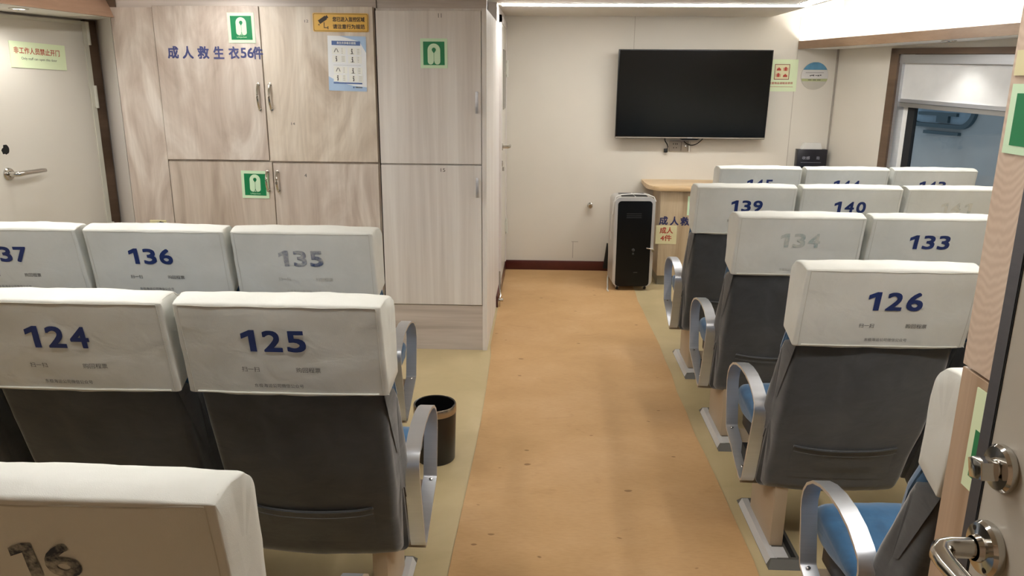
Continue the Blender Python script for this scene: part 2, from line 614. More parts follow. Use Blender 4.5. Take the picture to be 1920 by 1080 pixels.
def slab_poly(mb, fr, pts, h0, h1):
    a = [mb.bm.verts.new(fr.at(x, y, h0)) for x, y in pts]
    b = [mb.bm.verts.new(fr.at(x, y, h1)) for x, y in pts]
    mb.bm.faces.new(list(reversed(a)))
    mb.bm.faces.new(b)
    n = len(pts)
    for i in range(n):
        mb.bm.faces.new((a[i], a[(i + 1) % n], b[(i + 1) % n], b[i]))
    return mb

# ================================================================ room shell
YE = 6.566            # end wall
YC = 4.476            # front of the cabinet wall
YR = -0.14            # rear wall, just behind the camera
XC = -0.32            # corridor wall / right side of the tall cabinet
ZC = 2.095            # ceiling
SL = 0.22             # the hull narrows towards the bow
def xr(y): return 2.355 + (YE - y) * SL       # right hull wall
def xl(y): return -2.70 - (4.72 - y) * SL     # left hull wall
def fr_x(y): return 2.03 + (YE - y) * 0.245   # right fascia
def fl_x(y): return -2.40 - (YC - y) * 0.086  # left fascia

fl = struct(MB().prism([(xl(YR) - .05, YR), (xr(YR) + .05, YR), (xr(YE) + .05, YE), (xl(YE) - .05, YE)], -0.03, 0, 'Z').build('floor', 'floor'))
# ceiling slab and the coves beside it
ce = struct(MB().prism([(-2.05, YR), (1.8, YR), (1.8, YE), (-2.05, YE)], ZC, ZC + 0.03, 'Z').build('ceiling', 'ceiling'))
cv = struct(MB().prism([(1.5, YR), (xr(YR) + .05, YR), (xr(YE) + .05, YE), (1.5, YE)], 2.33, 2.36, 'Z').build('ceiling_cove_right', 'cove'))
cv = struct(MB().prism([(xl(YR) - .05, YR), (-1.8, YR), (-1.8, YE), (xl(YE) - .05, YE)], 2.33, 2.36, 'Z').build('ceiling_cove_left', 'cove'))
for nm, xx in (('ceiling_edge_right', 1.5), ('ceiling_edge_left', -1.83)):
    struct(boxo(nm, xx, xx + 0.03, YR, YE, ZC + 0.03, 2.33, 'cove'))
struct(boxo('wall_end', xl(YE) - .1, xr(YE) + .1, YE, YE + .05, 0, 2.36, 'wall'))
struct(boxo('wall_rear', xl(YR) - .05, xr(YR) + .05, YR - .05, YR, 0, 2.36, 'oak'))

def hull(name, xf, y0, y1, z0, z1, t, mat, parent=None):
    """a slab of wall following the hull line xf from y0 to y1; t = thickness outwards (signed)"""
    return MB().prism([(xf(y0), y0), (xf(y1), y1), (xf(y1) + t, y1), (xf(y0) + t, y0)], z0, z1, 'Z').build(name, mat, parent)

# right hull wall with the window opening
WY0, WY1, WZ0, WZ1 = 4.60, 5.905, 0.80, 1.835
def sheer(y): return -.028 * (WY1 - y)      # the window follows the sheer of the deck
mb = MB()
for (a, b, c, d, sc0, sd0) in ((YR, WY0, 0, 2.36, 0, 0), (WY1, YE + .02, 0, 2.36, 0, 0), (WY0, WY1, 0, WZ0, 0, 1), (WY0, WY1, WZ1, 2.36, 1, 0)):
    P = [(xr(y) + o_, y, z + (sheer(y) if k_ else 0)) for z, k_ in ((c, sc0), (d, sd0)) for y, o_ in ((a, 0), (b, 0), (b, .12), (a, .12))]
    v = [mb.bm.verts.new(p) for p in P]
    for q in ((0, 3, 2, 1), (4, 5, 6, 7), (0, 1, 5, 4), (1, 2, 6, 5), (2, 3, 7, 6), (3, 0, 4, 7)):
        mb.bm.faces.new([v[i] for i in q])
struct(mb.build('wall_right', 'wall'))
# left hull wall
struct(hull('wall_left', xl, YR, YE, 0, 2.36, -.05, 'wall_white'))
struct(MB().prism([(-2.668, 4.752), (-2.424, 4.466), (-2.424, 4.50), (-2.668, 4.785)], 0, 1.925, 'Z').build('wall_return_left', 'wall_white'))
# joint lines of the wall panels
for k, (xx, zz) in enumerate(((0.72, 1.8), (2.027, .08))):
    struct(boxo('trim_%d' % (k + 1), xx, xx + .004, YE - .0015, YE, zz, ZC, plain('joint_strip', 'AFA698')))
struct(boxo('trim_3', xr(YE) - .012, xr(YE), YE - .012, YE, 0, 1.852, 'grey_plastic'))
# soffits, fascias
def soffit(name, xf, xw, y0, y1, z0, z1, mat, i_):
    return struct(MB().prism([(xf(y0) + i_, y0), (xf(y1) + i_, y1), (xw(y1), y1), (xw(y0), y0)], z0, z1, 'Z').build(name, mat))
soffit('soffit_right', fr_x, xr, YR, YE, 1.852, 1.866, 'cove', .01)
soffit('soffit_left', fl_x, xl, YR, 4.72, 1.925, 1.94, 'cove', -.012)
struct(hull('fascia_right', fr_x, YR, YE, 1.851, 1.913, .018, 'fascia'))
mb = MB()
for a, b in ((YR, YC),):
    q = [(fl_x(a), a, 1.921), (fl_x(b), b, 1.921), (fl_x(b) - .05, b - .03, 2.06), (fl_x(a) - .05, a, 2.06)]
    o = [(x - .02, y, z) for x, y, z in q]
    A = [mb.bm.verts.new(p) for p in q]; B = [mb.bm.verts.new(p) for p in o]
    mb.bm.faces.new(A); mb.bm.faces.new(list(reversed(B)))
    for i in range(4):
        mb.bm.faces.new((A[i], A[(i + 1) % 4], B[(i + 1) % 4], B[i]))
struct(mb.build('fascia_left', 'fascia_warm'))
struct(boxo('fascia_return_left', fl_x(YC) - .30, fl_x(YC) + .01, YC - .004, YC + .014, 1.925, 2.33, 'trim_brown'))
# skirting
struct(boxo('baseboard_end', XC + .012, 0.93, YE - .018, YE, 0, .085, 'mahog', bev=.004))
struct(boxo('baseboard_corridor', XC, XC + .014, 5.38, YE - .018, 0, .085, 'mahog', bev=.004))
struct(boxo('wall_corridor', XC - .06, XC, 5.44, YE, 0, ZC, 'wall_white'))
# header above the cabinets
struct(boxo('wall_header', -2.42, XC, YC + .004, YC + .05, 1.975, ZC + .24, 'ash_h'))
struct(boxo('trim_4', -.93, -.926, YC + .001, YC + .006, 1.975, ZC, 'gap'))

# aisle runner
car = MB()
edge = []
ys = [YR + 0.0 + i * 0.25 for i in range(26)]
for y in ys:
    if y <= 6.35:
        edge.append((0.742 + 0.007 * math.sin(y * 3.1) + 0.004 * math.sin(y * 11), y))
left = [(XC + 0.035 + 0.008 * math.sin(y * 2.3), y) for y in ys if y < 4.5]
poly = left[::1] + [(XC + .016, 4.55), (XC + .016, YE - .02), (0.74, YE - .02)] + edge[::-1]
car.prism(poly, 0.0005, 0.004, 'Z')
tag(car.build('aisle_runner', 'carpet'), 'tan floor runner covering the aisle up to the end wall', 'floor runner')

# ---------------------------------------------------------------- lamps
def strip(name, x0, x1, y0, y1, label):
    t = thing(name, label, 'lamp', ((x0 + x1) / 2, (y0 + y1) / 2, ZC), 0, 'ceiling light strips')
    hx, hy = (x1 - x0) / 2, (y1 - y0) / 2
    MB().box(-hx - .008, hx + .008, -hy - .008, hy + .008, -.004, 0).build('housing', 'white_plastic', t)
    MB().box(-hx, hx, -hy, hy, -.009, -.004).build('diffuser', 'led', t)
strip('ceiling_light_strip', XC + .03, 1.76, 5.50, 5.60, 'bright white light strip across the ceiling in front of the television wall')
strip('ceiling_light_strip', -1.62, 1.62, 1.30, 1.37, 'added unseen white light strip across the ceiling above the nearest seats')  # added out-of-frame strip that brightens the rear faces of the seats
strip('ceiling_light_strip', 1.66, 1.74, 1.3, 5.40, 'white light strip along the right edge of the ceiling')
strip('ceiling_light_strip', -1.74, -1.66, 1.3, 4.30, 'white light strip along the left edge of the ceiling')

def cove_strip(name, xf, off, y0, y1, z, label):
    t = MB().prism([(xf(y0) + off, y0), (xf(y1) + off, y1), (xf(y1) + off + .03, y1), (xf(y0) + off + .03, y0)], z, z + .008, 'Z').build(name, 'led_cove')
    tag(t, label, 'lamp', 'cove light strips')
cove_strip('cove_light_strip', fr_x, .05, 1.2, YE - .05, 1.8665, 'cove light strip hidden behind the right brown fascia')
cove_strip('cove_light_strip', fl_x, -.14, 1.2, 4.3, 1.9405, 'cove light strip hidden behind the left brown fascia')

def downlight(x, y, z, label, watt=SPOT_W, cone=110):
    t = thing('downlight', label, 'lamp', (x, y, z), 0, 'recessed downlights')
    MB().lathe([(.045, 0), (.045, -.004), (.036, -.006), (.034, -.002)], n=28).build('bezel', 'chrome', t, True)
    MB().lathe([(.033, -.0025), (.033, -.003)], n=28).build('lens', 'lamp_disc', t)
    L = bpy.data.lights.new('downlight_lamp', 'SPOT')
    L.energy = watt
    L.color = LED_COL[:3]
    L.spot_size = math.radians(cone)
    L.spot_blend = 0.8
    L.shadow_soft_size = 0.03
    lo = bpy.data.objects.new('bulb', L)
    link(lo, t)
    lo.location = (0, 0, -.02)
downlight(2.50, 5.12, 1.852, 'round recessed downlight in the right soffit above the window blind')
downlight(2.66, 4.35, 1.852, 'round recessed downlight in the right soffit beside the wooden locker')
downlight(-2.60, 3.95, 1.925, 'round recessed downlight in the left soffit above the cream door', 7, 160)
downlight(-2.62, 3.0, 1.925, 'added unseen round downlight in the left soffit nearer the camera', 9, 160)  # extra unseen downlight, added to brighten the left door

# ---------------------------------------------------------------- window in the right wall
def wp(y, z, d=0.0):           # a point on the right wall, d metres into the room
    n = Vector((-1, -SL, 0)).normalized()
    return Vector((xr(y), y, z + sheer(y))) + n * d
def wbox(mb, y0, y1, z0, z1, d0, d1):
    P = [wp(y0, z0, d0), wp(y1, z0, d0), wp(y1, z0, d1), wp(y0, z0, d1), wp(y0, z1, d0), wp(y1, z1, d0), wp(y1, z1, d1), wp(y0, z1, d1)]
    v = [mb.bm.verts.new(p) for p in P]
    for q in ((0, 3, 2, 1), (4, 5, 6, 7), (0, 1, 5, 4), (1, 2, 6, 5), (2, 3, 7, 6), (3, 0, 4, 7)):
        mb.bm.faces.new([v[i] for i in q])
    return mb
win = struct(bpy.data.objects.new('window_1', None)); link(win)
mb = MB()
for a in ((WY1 - .085, WY1, WZ0, WZ1), (WY0, WY0 + .06, WZ0, WZ1), (WY0, WY1, WZ1 - .04, WZ1), (WY0, WY1, WZ0, WZ0 + .04)):
    wbox(mb, *a, -.06, .012)
mb.build('window_trim', 'trim_brown', win)
mb = MB()
for a in ((WY1 - .115, WY1 - .085, WZ0 + .04, WZ1 - .04), (WY0 + .06, WY0 + .09, WZ0 + .04, WZ1 - .04)):
    wbox(mb, *a, -.09, -.005)
wbox(mb, WY0 + .09, WY1 - .115, WZ0 + .04, WZ0 + .06, -.09, -.03)
mb.build('window_frame', 'alu', win)
mb = MB()
for a in ((WY1 - .165, WY1 - .115, WZ0 + .04, WZ1 - .04),):
    wbox(mb, *a, -.075, -.060)
mb.build('window_jamb', 'white_plastic', win)
mb = MB()
for a in ((WY1 - .235, WY1 - .165, WZ0 + .04, WZ1 - .04), (WY0 + .09, WY0 + .13, WZ0 + .04, WZ1 - .04), (WY0 + .13, WY1 - .235, WZ0 + .04, WZ0 + .075), (WY0 + .13, WY1 - .235, WZ1 - .075, WZ1 - .04)):
    wbox(mb, *a, -.085, -.058)
mb.build('window_seal', 'seal', win)
wbox(MB(), WY0 + .09, WY1 - .20, WZ0 + .06, WZ1 - .05, -.078, -.072).build('window_pane', 'glass', win)
# roller blind
bl = thing('window_blind', 'half lowered grey roller blind in the window on the right wall', 'blind', wp(4.75, 1.435, -.02))
def bb(name, y0, y1, z0, z1, d0, d1, mat):
    o = wbox(MB(), y0, y1, z0, z1, d0, d1).build(name, mat)
    o.data.transform(Matrix.Translation(-bl.location))
    o.parent = bl
    return o
BY0, BY1 = 4.775, 5.818
bb('blind_housing', BY0, BY1, 1.735, 1.792, -.05, .0, 'alu')
bb('blind_fabric', BY0 + .01, BY1 - .015, 1.48, 1.745, -.032, -.026, 'blind')
bb('end_bracket', BY0 - .03, BY0, 1.74, 1.785, -.05, .004, 'black')
bb('bottom_bar', BY0, BY1, 1.468, 1.492, -.04, -.014, 'alu')
bb('bottom_bar_lip', BY0, BY1, 1.436, 1.465, -.045, -.02, 'alu_dull')
# the neighbouring boat outside
def ohull(d):
    return lambda y: xr(y) + d
hb = thing('moored_boat', 'pale blue hull of a boat moored outside the window', 'boat', (xr(4.6) + 1.6, 4.6, -1.2))
o = MB().prism([(xr(9) + 1.6, 9), (xr(2) + 1.6, 2), (xr(2) + 1.9, 2), (xr(9) + 1.9, 9)], -1.2, 4.0, 'Z').build('hull_side', 'boat')
o.data.transform(Matrix.Translation(-hb.location)); o.parent = hb
# rounded window of the moored boat
mb = MB()
rr = rrect(7.13, 8.02, 1.19, 1.95, .17, 7)
def ring_hull(mb, pts, wdt, off):
    n = len(pts)
    cx = sum(p[0] for p in pts) / n; cz = sum(p[1] for p in pts) / n
    o, i, o2, i2 = [], [], [], []
    for a, b in pts:
        d = Vector((a - cx, b - cz)); d.normalize()
        for L, aa, bb_, e in ((o, a, b, 0), (i, a - d.x * wdt, b - d.y * wdt, 0), (o2, a, b, .03), (i2, a - d.x * wdt, b - d.y * wdt, .03)):
            L.append(mb.bm.verts.new(Vector((xr(aa) + off - e, aa, bb_))))
    for k in range(n):
        j = (k + 1) % n
        for A, B in ((o2, i2), (o, o2), (i2, i)):
            mb.bm.faces.new((A[k], A[j], B[j], B[k]))
ring_hull(mb, rr, .045, 1.6)
o = mb.build('window_rim', 'boat_dark'); o.data.transform(Matrix.Translation(-hb.location)); o.parent = hb
mb = MB()
mb.face([(xr(a) + 1.6 - .006, a, b) for a, b in rrect(7.17, 7.98, 1.23, 1.91, .14, 6)])
o = mb.build('boat_window_pane', plain('boat_window', '7F98AA', 0.3, var=.25, vs=5)); o.data.transform(Matrix.Translation(-hb.location)); o.parent = hb
mb = MB()
for (a0, a1, z0, z1) in ((7.35, 7.85, 1.30, 1.33), (7.45, 7.6, 1.24, 1.30), (7.3, 7.75, 1.13, 1.16)):
    mb.prism([(xr(a0) + 1.6, a0), (xr(a1) + 1.6, a1), (xr(a1) + 1.57, a1), (xr(a0) + 1.57, a0)], z0, z1, 'Z')
o = mb.build('wiper', 'boat_dark'); o.data.transform(Matrix.Translation(-hb.location)); o.parent = hb

# ---------------------------------------------------------------- cream door in the left hull wall
def lp(y, z, d=0.0):
    n = Vector((1, -SL, 0)).normalized()
    return Vector((xl(y), y, z)) + n * d
ang = math.atan(SL)
FL = lambda y, z, d: Frame(lp(y, z, d), (SL, 1, 0), (0, 0, 1))
dr = struct(bpy.data.objects.new('door_1', None)); link(dr)
HY = 4.685          # hinge side
fr = FL(HY, 0, 0)
mb = MB()
slab(mb, fr, -.02, .066, 0, 1.92, 0, .026)
slab(mb, fr, -.99, -.945, 0, 1.92, 0, .012)
mb.build('door_frame', 'trim_brown', dr)
mb = MB()
slab(mb, fr, -.945, -.03, .10, 1.905, .004, .03)
mb.build('door_leaf', 'door', dr)
mb = MB()
slab(mb, fr, -.05, -.018, .08, 1.912, .004, .036)
slab(mb, fr, -.955, -.03, 1.893, 1.912, .004, .035)
mb.build('door_edge', 'hinge', dr)
for z in (1.78, 1.42, .6):
    mb = MB()
    a = fr.at(-.022, z, .042)
    mb.tube([a, a + Vector((0, 0, .13))], .011, 10)
    slab(mb, fr, -.055, -.02, z + .01, z + .12, .036, .041)
    mb.build('hinge', 'hinge', dr)
hx = -.69
mb = MB()
n = fr.n
mb.lathe([(.0, .0), (.033, .0), (.033, .006), (.028, .012), (.016, .014)], fr.at(hx, 1.10, .03), n, 24, cap=False)
P = [fr.at(hx, 1.10, .04), fr.at(hx, 1.10, .075), fr.at(hx + .012, 1.101, .088), fr.at(hx + .06, 1.103, .09), fr.at(hx + .16, 1.104, .088), fr.at(hx + .185, 1.102, .084)]
mb.tube(P, [.015, .014, .014, .012, .012, .011], 12)
mb.build('door_handle', 'chrome', dr, True)
mb = MB()
pts = []
random.seed(5)
for k in range(16):
    a = 2 * math.pi * k / 16
    r_ = .022 * random.uniform(.75, 1.2)
    pts.append((hx + .005 + r_ * math.cos(a), 1.225 + r_ * 1.15 * math.sin(a)))
slab_poly(mb, fr, pts, .029, .0312)
mb.build('lock_hole', 'slot', dr)

# staff-only sign
def sign(name, label, cat, fr, w_, h_, mat, th=.003, r=.0, group=None):
    t = thing(name, label, cat, fr.o + fr.n * .0008, 0, group)
    f0 = Frame((0, 0, 0), fr.r, fr.u)
    mb = MB()
    if r:
        slab_poly(mb, f0, rrect(-w_ / 2, w_ / 2, -h_ / 2, h_ / 2, r), 0, th)
    else:
        slab(mb, f0, -w_ / 2, w_ / 2, -h_ / 2, h_ / 2, 0, th)
    mb.build('backing', mat, t)
    return t, f0
c0 = fr.at(-.385, 1.708, .0302)
f_ = Frame(c0, fr.r, fr.u).sub(0, 0, math.radians(-2.0))
t, f0 = sign('door_notice', 'pale green notice with red Chinese text on the cream door', 'sign', f_, .365, .135, 'lime')
put_text(MB(), f0, '非工作人员禁止开门', -.01, .022, .30, .034, .0038, .012).build('red_text', 'red', t)
put_text(MB(), f0, 'Only staff can open this door', 0, -.020, .235, .017, .0038).build('small_text', 'inkgrey', t)

# ---------------------------------------------------------------- tall double cupboard
FC = lambda x, z, y=YC - .02: Frame((x, y, z), (1, 0, 0), (0, 0, 1))
def bow_handle(parent, x, z0, z1, bar=False):
    mb = MB()
    y = -.02
    if bar:
        mb.box(x - .008, x + .008, y - .030, y - .022, z0, z1, .003)
        for z in (z0 + .008, z1 - .02):
            mb.box(x - .006, x + .006, y - .025, y + .001, z, z + .012)
    else:
        pts = []
        for k in range(13):
            f = k / 12
            pts.append((x, y - .006 - .024 * math.sin(math.pi * f) ** .6, z0 + (z1 - z0) * f))
        mb.tube(pts, .0065, 10)
        for z in (z0, z1):
            mb.lathe([(.010, 0), (.010, .006), (.006, .008)], (x, y, z), (0, -1, 0), 14)
    return mb.build('handle', 'chrome' if not bar else 'alu', parent, True)

cb = thing('double_cupboard', 'wide mottled brown wooden cupboard with four doors facing the left seats', 'cupboard', (-1.56, YC, 0))
off = Vector((1.56, -YC, 0))
def shift(o, v=off):
    o.data.transform(Matrix.Translation(v)); return o
# bodies are built in world numbers and moved to the thing's own origin
def cpart(mb, name, mat, parent, v, smooth=False):
    o = mb.build(name, mat, parent, smooth)
    o.data.transform(Matrix.Translation(v))
    return o
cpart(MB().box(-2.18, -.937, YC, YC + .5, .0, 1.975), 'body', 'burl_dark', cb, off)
cpart(MB().box(-2.42, -2.183, YC - .012, YC + .5, 0, 1.975), 'side_panel', 'burl', cb, off)
def cdoor(x0, x1, z0, z1, y1, mat, parent, v, th=.02):
    return cpart(MB().box(x0, x1, y1 - th, y1, z0, z1, .0015, 1), 'door', mat, parent, v)
d1 = cdoor(-2.178, -1.581, 1.140, 1.983, YC, 'burl', cb, off)
d2 = cdoor(-1.575, -.946, 1.135, 1.981, YC, 'burl_pale', cb, off)
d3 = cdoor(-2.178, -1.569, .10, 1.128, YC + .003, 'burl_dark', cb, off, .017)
d4 = cdoor(-1.563, -.948, .10, 1.123, YC + .003, 'burl', cb, off, .017)
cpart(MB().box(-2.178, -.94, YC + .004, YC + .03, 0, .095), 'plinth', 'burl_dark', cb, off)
for d_, x, z0, z1 in ((d1, -1.612, 1.43, 1.565), (d2, -1.545, 1.43, 1.565), (d3, -1.598, .965, 1.075), (d4, -1.538, .965, 1.075)):
    h = bow_handle(d_, x, z0, z1)
    h.data.transform(Matrix.Translation(Vector((1.56, 0, 0))))
def lettering(parent, body, x, z, w_, h_, mat, v, y=YC - .02, bold=0.0, name='lettering', rot=0.0):
    mb = MB()
    put_text(mb, Frame((x, y, z), (math.cos(rot), 0, math.sin(rot)), (-math.sin(rot), 0, math.cos(rot))), body, 0, 0, w_, h_, .0012, bold)
    return cpart(mb, name, mat, parent, v)
# big blue vinyl lettering, one stroke-set per character group
mb = MB()
f_ = FC(0, 0)
for ch, xc, wd in (('成', -2.082, .063), ('人', -1.998, .063), ('救', -1.910, .066), ('生', -1.822, .060), ('衣', -1.736, .060), ('56', -1.661, .074), ('件', -1.600, .058)):
    put_text(mb, f_, ch, xc, 1.736 - .002 * (xc + 2), wd, .068 if ch != '56' else .055, .0012, .028)
cpart(mb, 'lettering', plain('blue_vinyl', '3D4474', .5), d1, off)
lettering(d2, '12', -1.315, 1.905, .022, .014, 'inkgrey', off, name='pencil_mark')
lettering(d2, '14', -1.427, 1.349, .022, .014, 'inkgrey', off, name='pencil_mark')
lettering(d4, '4', -1.375, 1.055, .014, .020, 'inkgrey', off, name='pencil_mark', y=YC - .014)

# ---------------------------------------------------------------- single tall cupboard beside the aisle
c2 = thing('tall_cupboard', 'tall pale grey wooden cupboard with two doors at the aisle corner', 'cupboard', (-.63, YC, 0))
of2 = Vector((.63, -YC, 0))
cpart(MB().box(-.935, XC, YC, 5.44, 0, 1.975), 'body', 'ash', c2, of2)
cpart(MB().box(-.346, XC, YC - .018, YC, 0, 1.975), 'side_stile', 'ash', c2, of2)
e1 = cdoor(-.930, -.350, 1.130, 1.962, YC, 'ash', c2, of2)
e2 = cdoor(-.930, -.350, .288, 1.121, YC, 'ash', c2, of2)
cpart(MB().box(-.932, -.346, YC - .012, YC, 0, .282), 'plinth', 'ash_h', c2, of2)
for d_, z0, z1 in ((e1, 1.415, 1.535), (e2, .94, 1.055)):
    h = bow_handle(d_, -.372, z0, z1, True)
    h.data.transform(Matrix.Translation(Vector((.63, 0, 0))))
lettering(e1, '11', -.575, 1.937, .018, .022, 'inkgrey', of2, name='pencil_mark')
lettering(e2, '15', -.572, 1.095, .026, .020, 'brown_ink', of2, name='pencil_mark')
struct(boxo('trim_5', -.9385, -.932, YC - .004, YC + .002, 0, 1.975, 'gap'))

# ---------------------------------------------------------------- life jacket signs
def jacket_sign(fr, w_, h_, label, text):
    t, f0 = sign('life_jacket_sign', label, 'sign', fr, w_, h_, 'mint', .002, 0, 'green life jacket signs')
    fw_, fh_ = w_ * .79, h_ * .79
    slab(MB(), f0, -fw_ / 2, fw_ / 2, -fh_ / 2, fh_ / 2, .002, .0026).build('green_field', 'green', t)
    s = w_ / .15
    cy = .012 * s if text else 0.0
    k = .80 if text else .95
    def q(p): return [(a * s * k, b * s * k + cy) for a, b in p]
    # vest: arch with two rounded legs
    out = []
    R, top, bot = .037, .018, -.045
    for i in range(13):
        a = math.radians(180 - 15 * i); out.append((R * math.cos(a), top + R * math.sin(a)))
    lr = R / 2 - .001
    for i in range(9):
        a = math.radians(-22.5 * i); out.append((R - lr + lr * math.cos(a), bot + lr * math.sin(a)))
    out.append((.0005, bot + .004)); out.append((-.0005, bot + .004))
    for i in range(9):
        a = math.radians(-22.5 * i); out.append((-R + lr + lr * math.cos(a), bot + lr * math.sin(a)))
    put_poly(MB(), f0, q(out), .0032).build('vest_symbol', 'mint', t)
    mb = MB()
    tear = [(.012 * math.cos(math.radians(a)), .020 + .012 * math.sin(math.radians(a))) for a in range(-30, 211, 20)] + [(0, .0)]
    put_poly(mb, f0, q(tear), .0037)
    put_poly(mb, f0, q([(-.001, .002), (-.001, bot), (.001, bot), (.001, .002)]), .0037)
    mb.build('neck_opening', 'green', t)
    if text:
        mb = MB()
        put_text(mb, f0, '救生衣', 0, -.035 * s, .034 * s, .011 * s, .0032, .01)
        put_text(mb, f0, 'Lifejacket', 0, -.050 * s, .056 * s, .011 * s, .0032)
        mb.build('sign_text', 'mint', t)
    return t
jacket_sign(FC(-1.682, 1.868), .150, .160, 'green life jacket sign high on the left upper cupboard door above blue lettering', True)
jacket_sign(FC(-1.676, .998, YC - .014).sub(0, 0, math.radians(-1)), .160, .160, 'green life jacket sign on the lower left cupboard door beside its handle', True)
jacket_sign(FC(-.611, 1.738), .150, .158, 'green life jacket sign on the pale grey tall cupboard door', False)

# ---------------------------------------------------------------- yellow camera notice
t, f0 = sign('camera_notice', 'yellow surveillance notice with a black camera symbol on the cupboard', 'sign', FC(-1.124, 1.898).sub(0, 0, math.radians(-.5)), .308, .098, 'yellow', .004, .008)
mb = MB()
o_, i_ = rrect(-.150, .150, -.045, .045, .007), rrect(-.148, .148, -.043, .043, .006)
for k in range(len(o_)):
    j = (k + 1) % len(o_)
    mb.face([f0.at(*o_[k], .0046), f0.at(*o_[j], .0046), f0.at(*i_[j], .0046), f0.at(*i_[k], .0046)])
mb.build('border_line', 'brown_ink', t)
mb = MB()
fs = f0.sub(-.098, .014, math.radians(33))
put_rect(mb, fs, -.026, .022, -.011, .011, .0048)
put_poly(mb, fs, [(.022, -.006), (.032, -.009), (.032, .009), (.022, .006)], .0048)
put_rect(mb, f0, -.094, -.090, -.030, 0, .0048)
put_rect(mb, f0, -.094, -.072, -.030, -.026, .0048)
put_rect(mb, f0, -.073, -.069, -.036, -.020, .0048)
put_poly(mb, f0, [(-.126, -.012), (-.120, -.018), (-.116, -.013), (-.121, -.008)], .0048)
mb.build('camera_symbol', 'brown_ink', t)
mb = MB()
put_text(mb, f0, '您已进入监控区域', .045, .017, .178, .025, .0048, .02)
put_text(mb, f0, '请注意行为规范', .045, -.021, .178, .025, .0048, .02)
mb.build('notice_text', 'brown_ink', t)

# ---------------------------------------------------------------- life jacket instruction poster
t, f0 = sign('instruction_poster', 'white and pale blue instruction poster with small drawings below the yellow notice', 'poster', FC(-1.098, 1.680).sub(0, 0, math.radians(-1.2)), .215, .295, 'paper', .0015)
mb = MB()
put_poly(mb, f0, [(-.1075, -.1475), (.1075, -.1475), (.1075, -.125), (.03, -.118), (-.05, -.10), (-.1075, -.07)], .0021)
mb.build('blue_foot_print', 'paper_blue', t)
put_poly(MB(), f0, [(.1075, .06), (.1075, .1475), (-.04, .1475), (.07, .12)], .0021).build('blue_corner_print', 'paper_blue', t)
mb = MB()
put_rect(mb, f0, -.085, .075, .098, .121, .0026)
mb.build('title_bar', 'blue_bar', t)
put_rect(MB(), f0, -.080, .082, -.109, -.101, .0026).build('footer_bar', 'blue_bar', t)
mb = MB()
put_text(mb, f0, '救生衣穿着示意图', -.003, .1105, .105, .013, .0032, .01)
mb.build('title_text', 'white_print', t)
cells = [(-.060, .068, 0), (.028, .066, 1), (-.060, .025, 2), (.030, .022, 3), (-.052, -.035, 0), (.032, -.038, 1), (-.055, -.078, 4), (.034, -.080, 5)]
mb = MB()
for x, y, k in cells:
    put_rect(mb, f0, x - .024, x + .024, y - .019, y + .019, .0026)
    put_rect(mb, f0, x + .027, x + .052, y - .019, y + .019, .0026)
mb.build('picture_cells', 'white_print', t)
mb = MB()
for x, y, k in cells:
    if k == 0:
        put_poly(mb, f0, [(x - .013, y - .008), (x - .004, y + .012), (x, y + .013), (x - .002, y + .008), (x - .009, y - .008)], .0032)
        put_poly(mb, f0, [(x + .013, y - .008), (x + .009, y - .008), (x + .002, y + .008), (x, y + .013), (x + .004, y + .012)], .0032)
    else:
        put_poly(mb, f0, [(x + .004 * math.cos(a), y + .011 + .004 * math.sin(a)) for a in [i * math.pi / 4 for i in range(8)]], .0032)
        put_poly(mb, f0, [(x - .006, y + .005), (x + .002, y + .006), (x + .004, y - .006), (x + .003, y - .014), (x - .004, y - .014), (x - .001, y - .004)], .0032)
        if k in (1, 3):
            put_rect(mb, f0, x - .011, x + .011, y - .013, y - .011, .0032)
    for i in range(4):
        put_rect(mb, f0, x + .029, x + .029 + .008 + .005 * ((i * 3 + k) % 3), y + .012 - .008 * i, y + .0132 - .008 * i, .0032)
put_rect(mb, f0, -.078, .078, -.0085, -.0078, .0032)
for i in range(5):
    put_rect(mb, f0, .044 + i * .008, .049 + i * .008, -.130, -.123, .0032)
mb.build('drawings', 'inkgrey', t)
mb = MB()
put_poly(mb, f0, [(.034 + .005 * math.cos(a), -.127 + .005 * math.sin(a)) for a in [i * math.pi / 5 for i in range(10)]], .0032)
mb.build('footer_emblem', 'blue_bar', t)

# ---------------------------------------------------------------- socket plate beside the side panel (just above the seats)
t = thing('wall_socket', 'cream wall plate with a black plug low on the brown cupboard side panel', 'socket', (-2.28, YC - .012, .74))
MB().box(-.05, .05, -.009, 0, -.04, .04, .003).build('plate', 'cream_sticker', t)
mb = MB().box(.002, .03, -.035, -.009, -.01, .03, .005)
mb.tube([(.016, -.03, .02), (.03, -.04, .036), (.045, -.03, .03), (.05, -.02, -.02)], .004, 8)
mb.build('plug', 'black', t)

# ---------------------------------------------------------------- door in the corridor side wall
d2o = struct(bpy.data.objects.new('door_2', None)); link(d2o)
X0 = XC
mb = MB().box(X0, X0 + .012, 5.78, 6.50, .09, 1.99)
mb.build('door_leaf', 'door', d2o)
mb = MB()
mb.box(X0, X0 + .018, 5.72, 5.78, .085, 2.04); mb.box(X0, X0 + .018, 6.50, 6.545, .085, 2.04); mb.box(X0, X0 + .018, 5.72, 6.545, 1.99, 2.04)
mb.build('door_frame', 'wall_white', d2o)
MB().box(X0 + .011, X0 + .016, 6.02, 6.40, 1.38, 1.82).build('door_window', plain('dark_door_glass', '6E6A62', .2), d2o)
mb = MB()
mb.lathe([(.026, 0), (.026, .008), (.012, .010)], (X0 + .012, 5.90, 1.11), (1, 0, 0), 20)
mb.tube([(X0 + .02, 5.90, 1.11), (X0 + .06, 5.90, 1.11), (X0 + .068, 5.91, 1.11), (X0 + .068, 6.03, 1.11)], .011, 10)
mb.build('door_handle', 'chrome', d2o, True)
mb = MB()
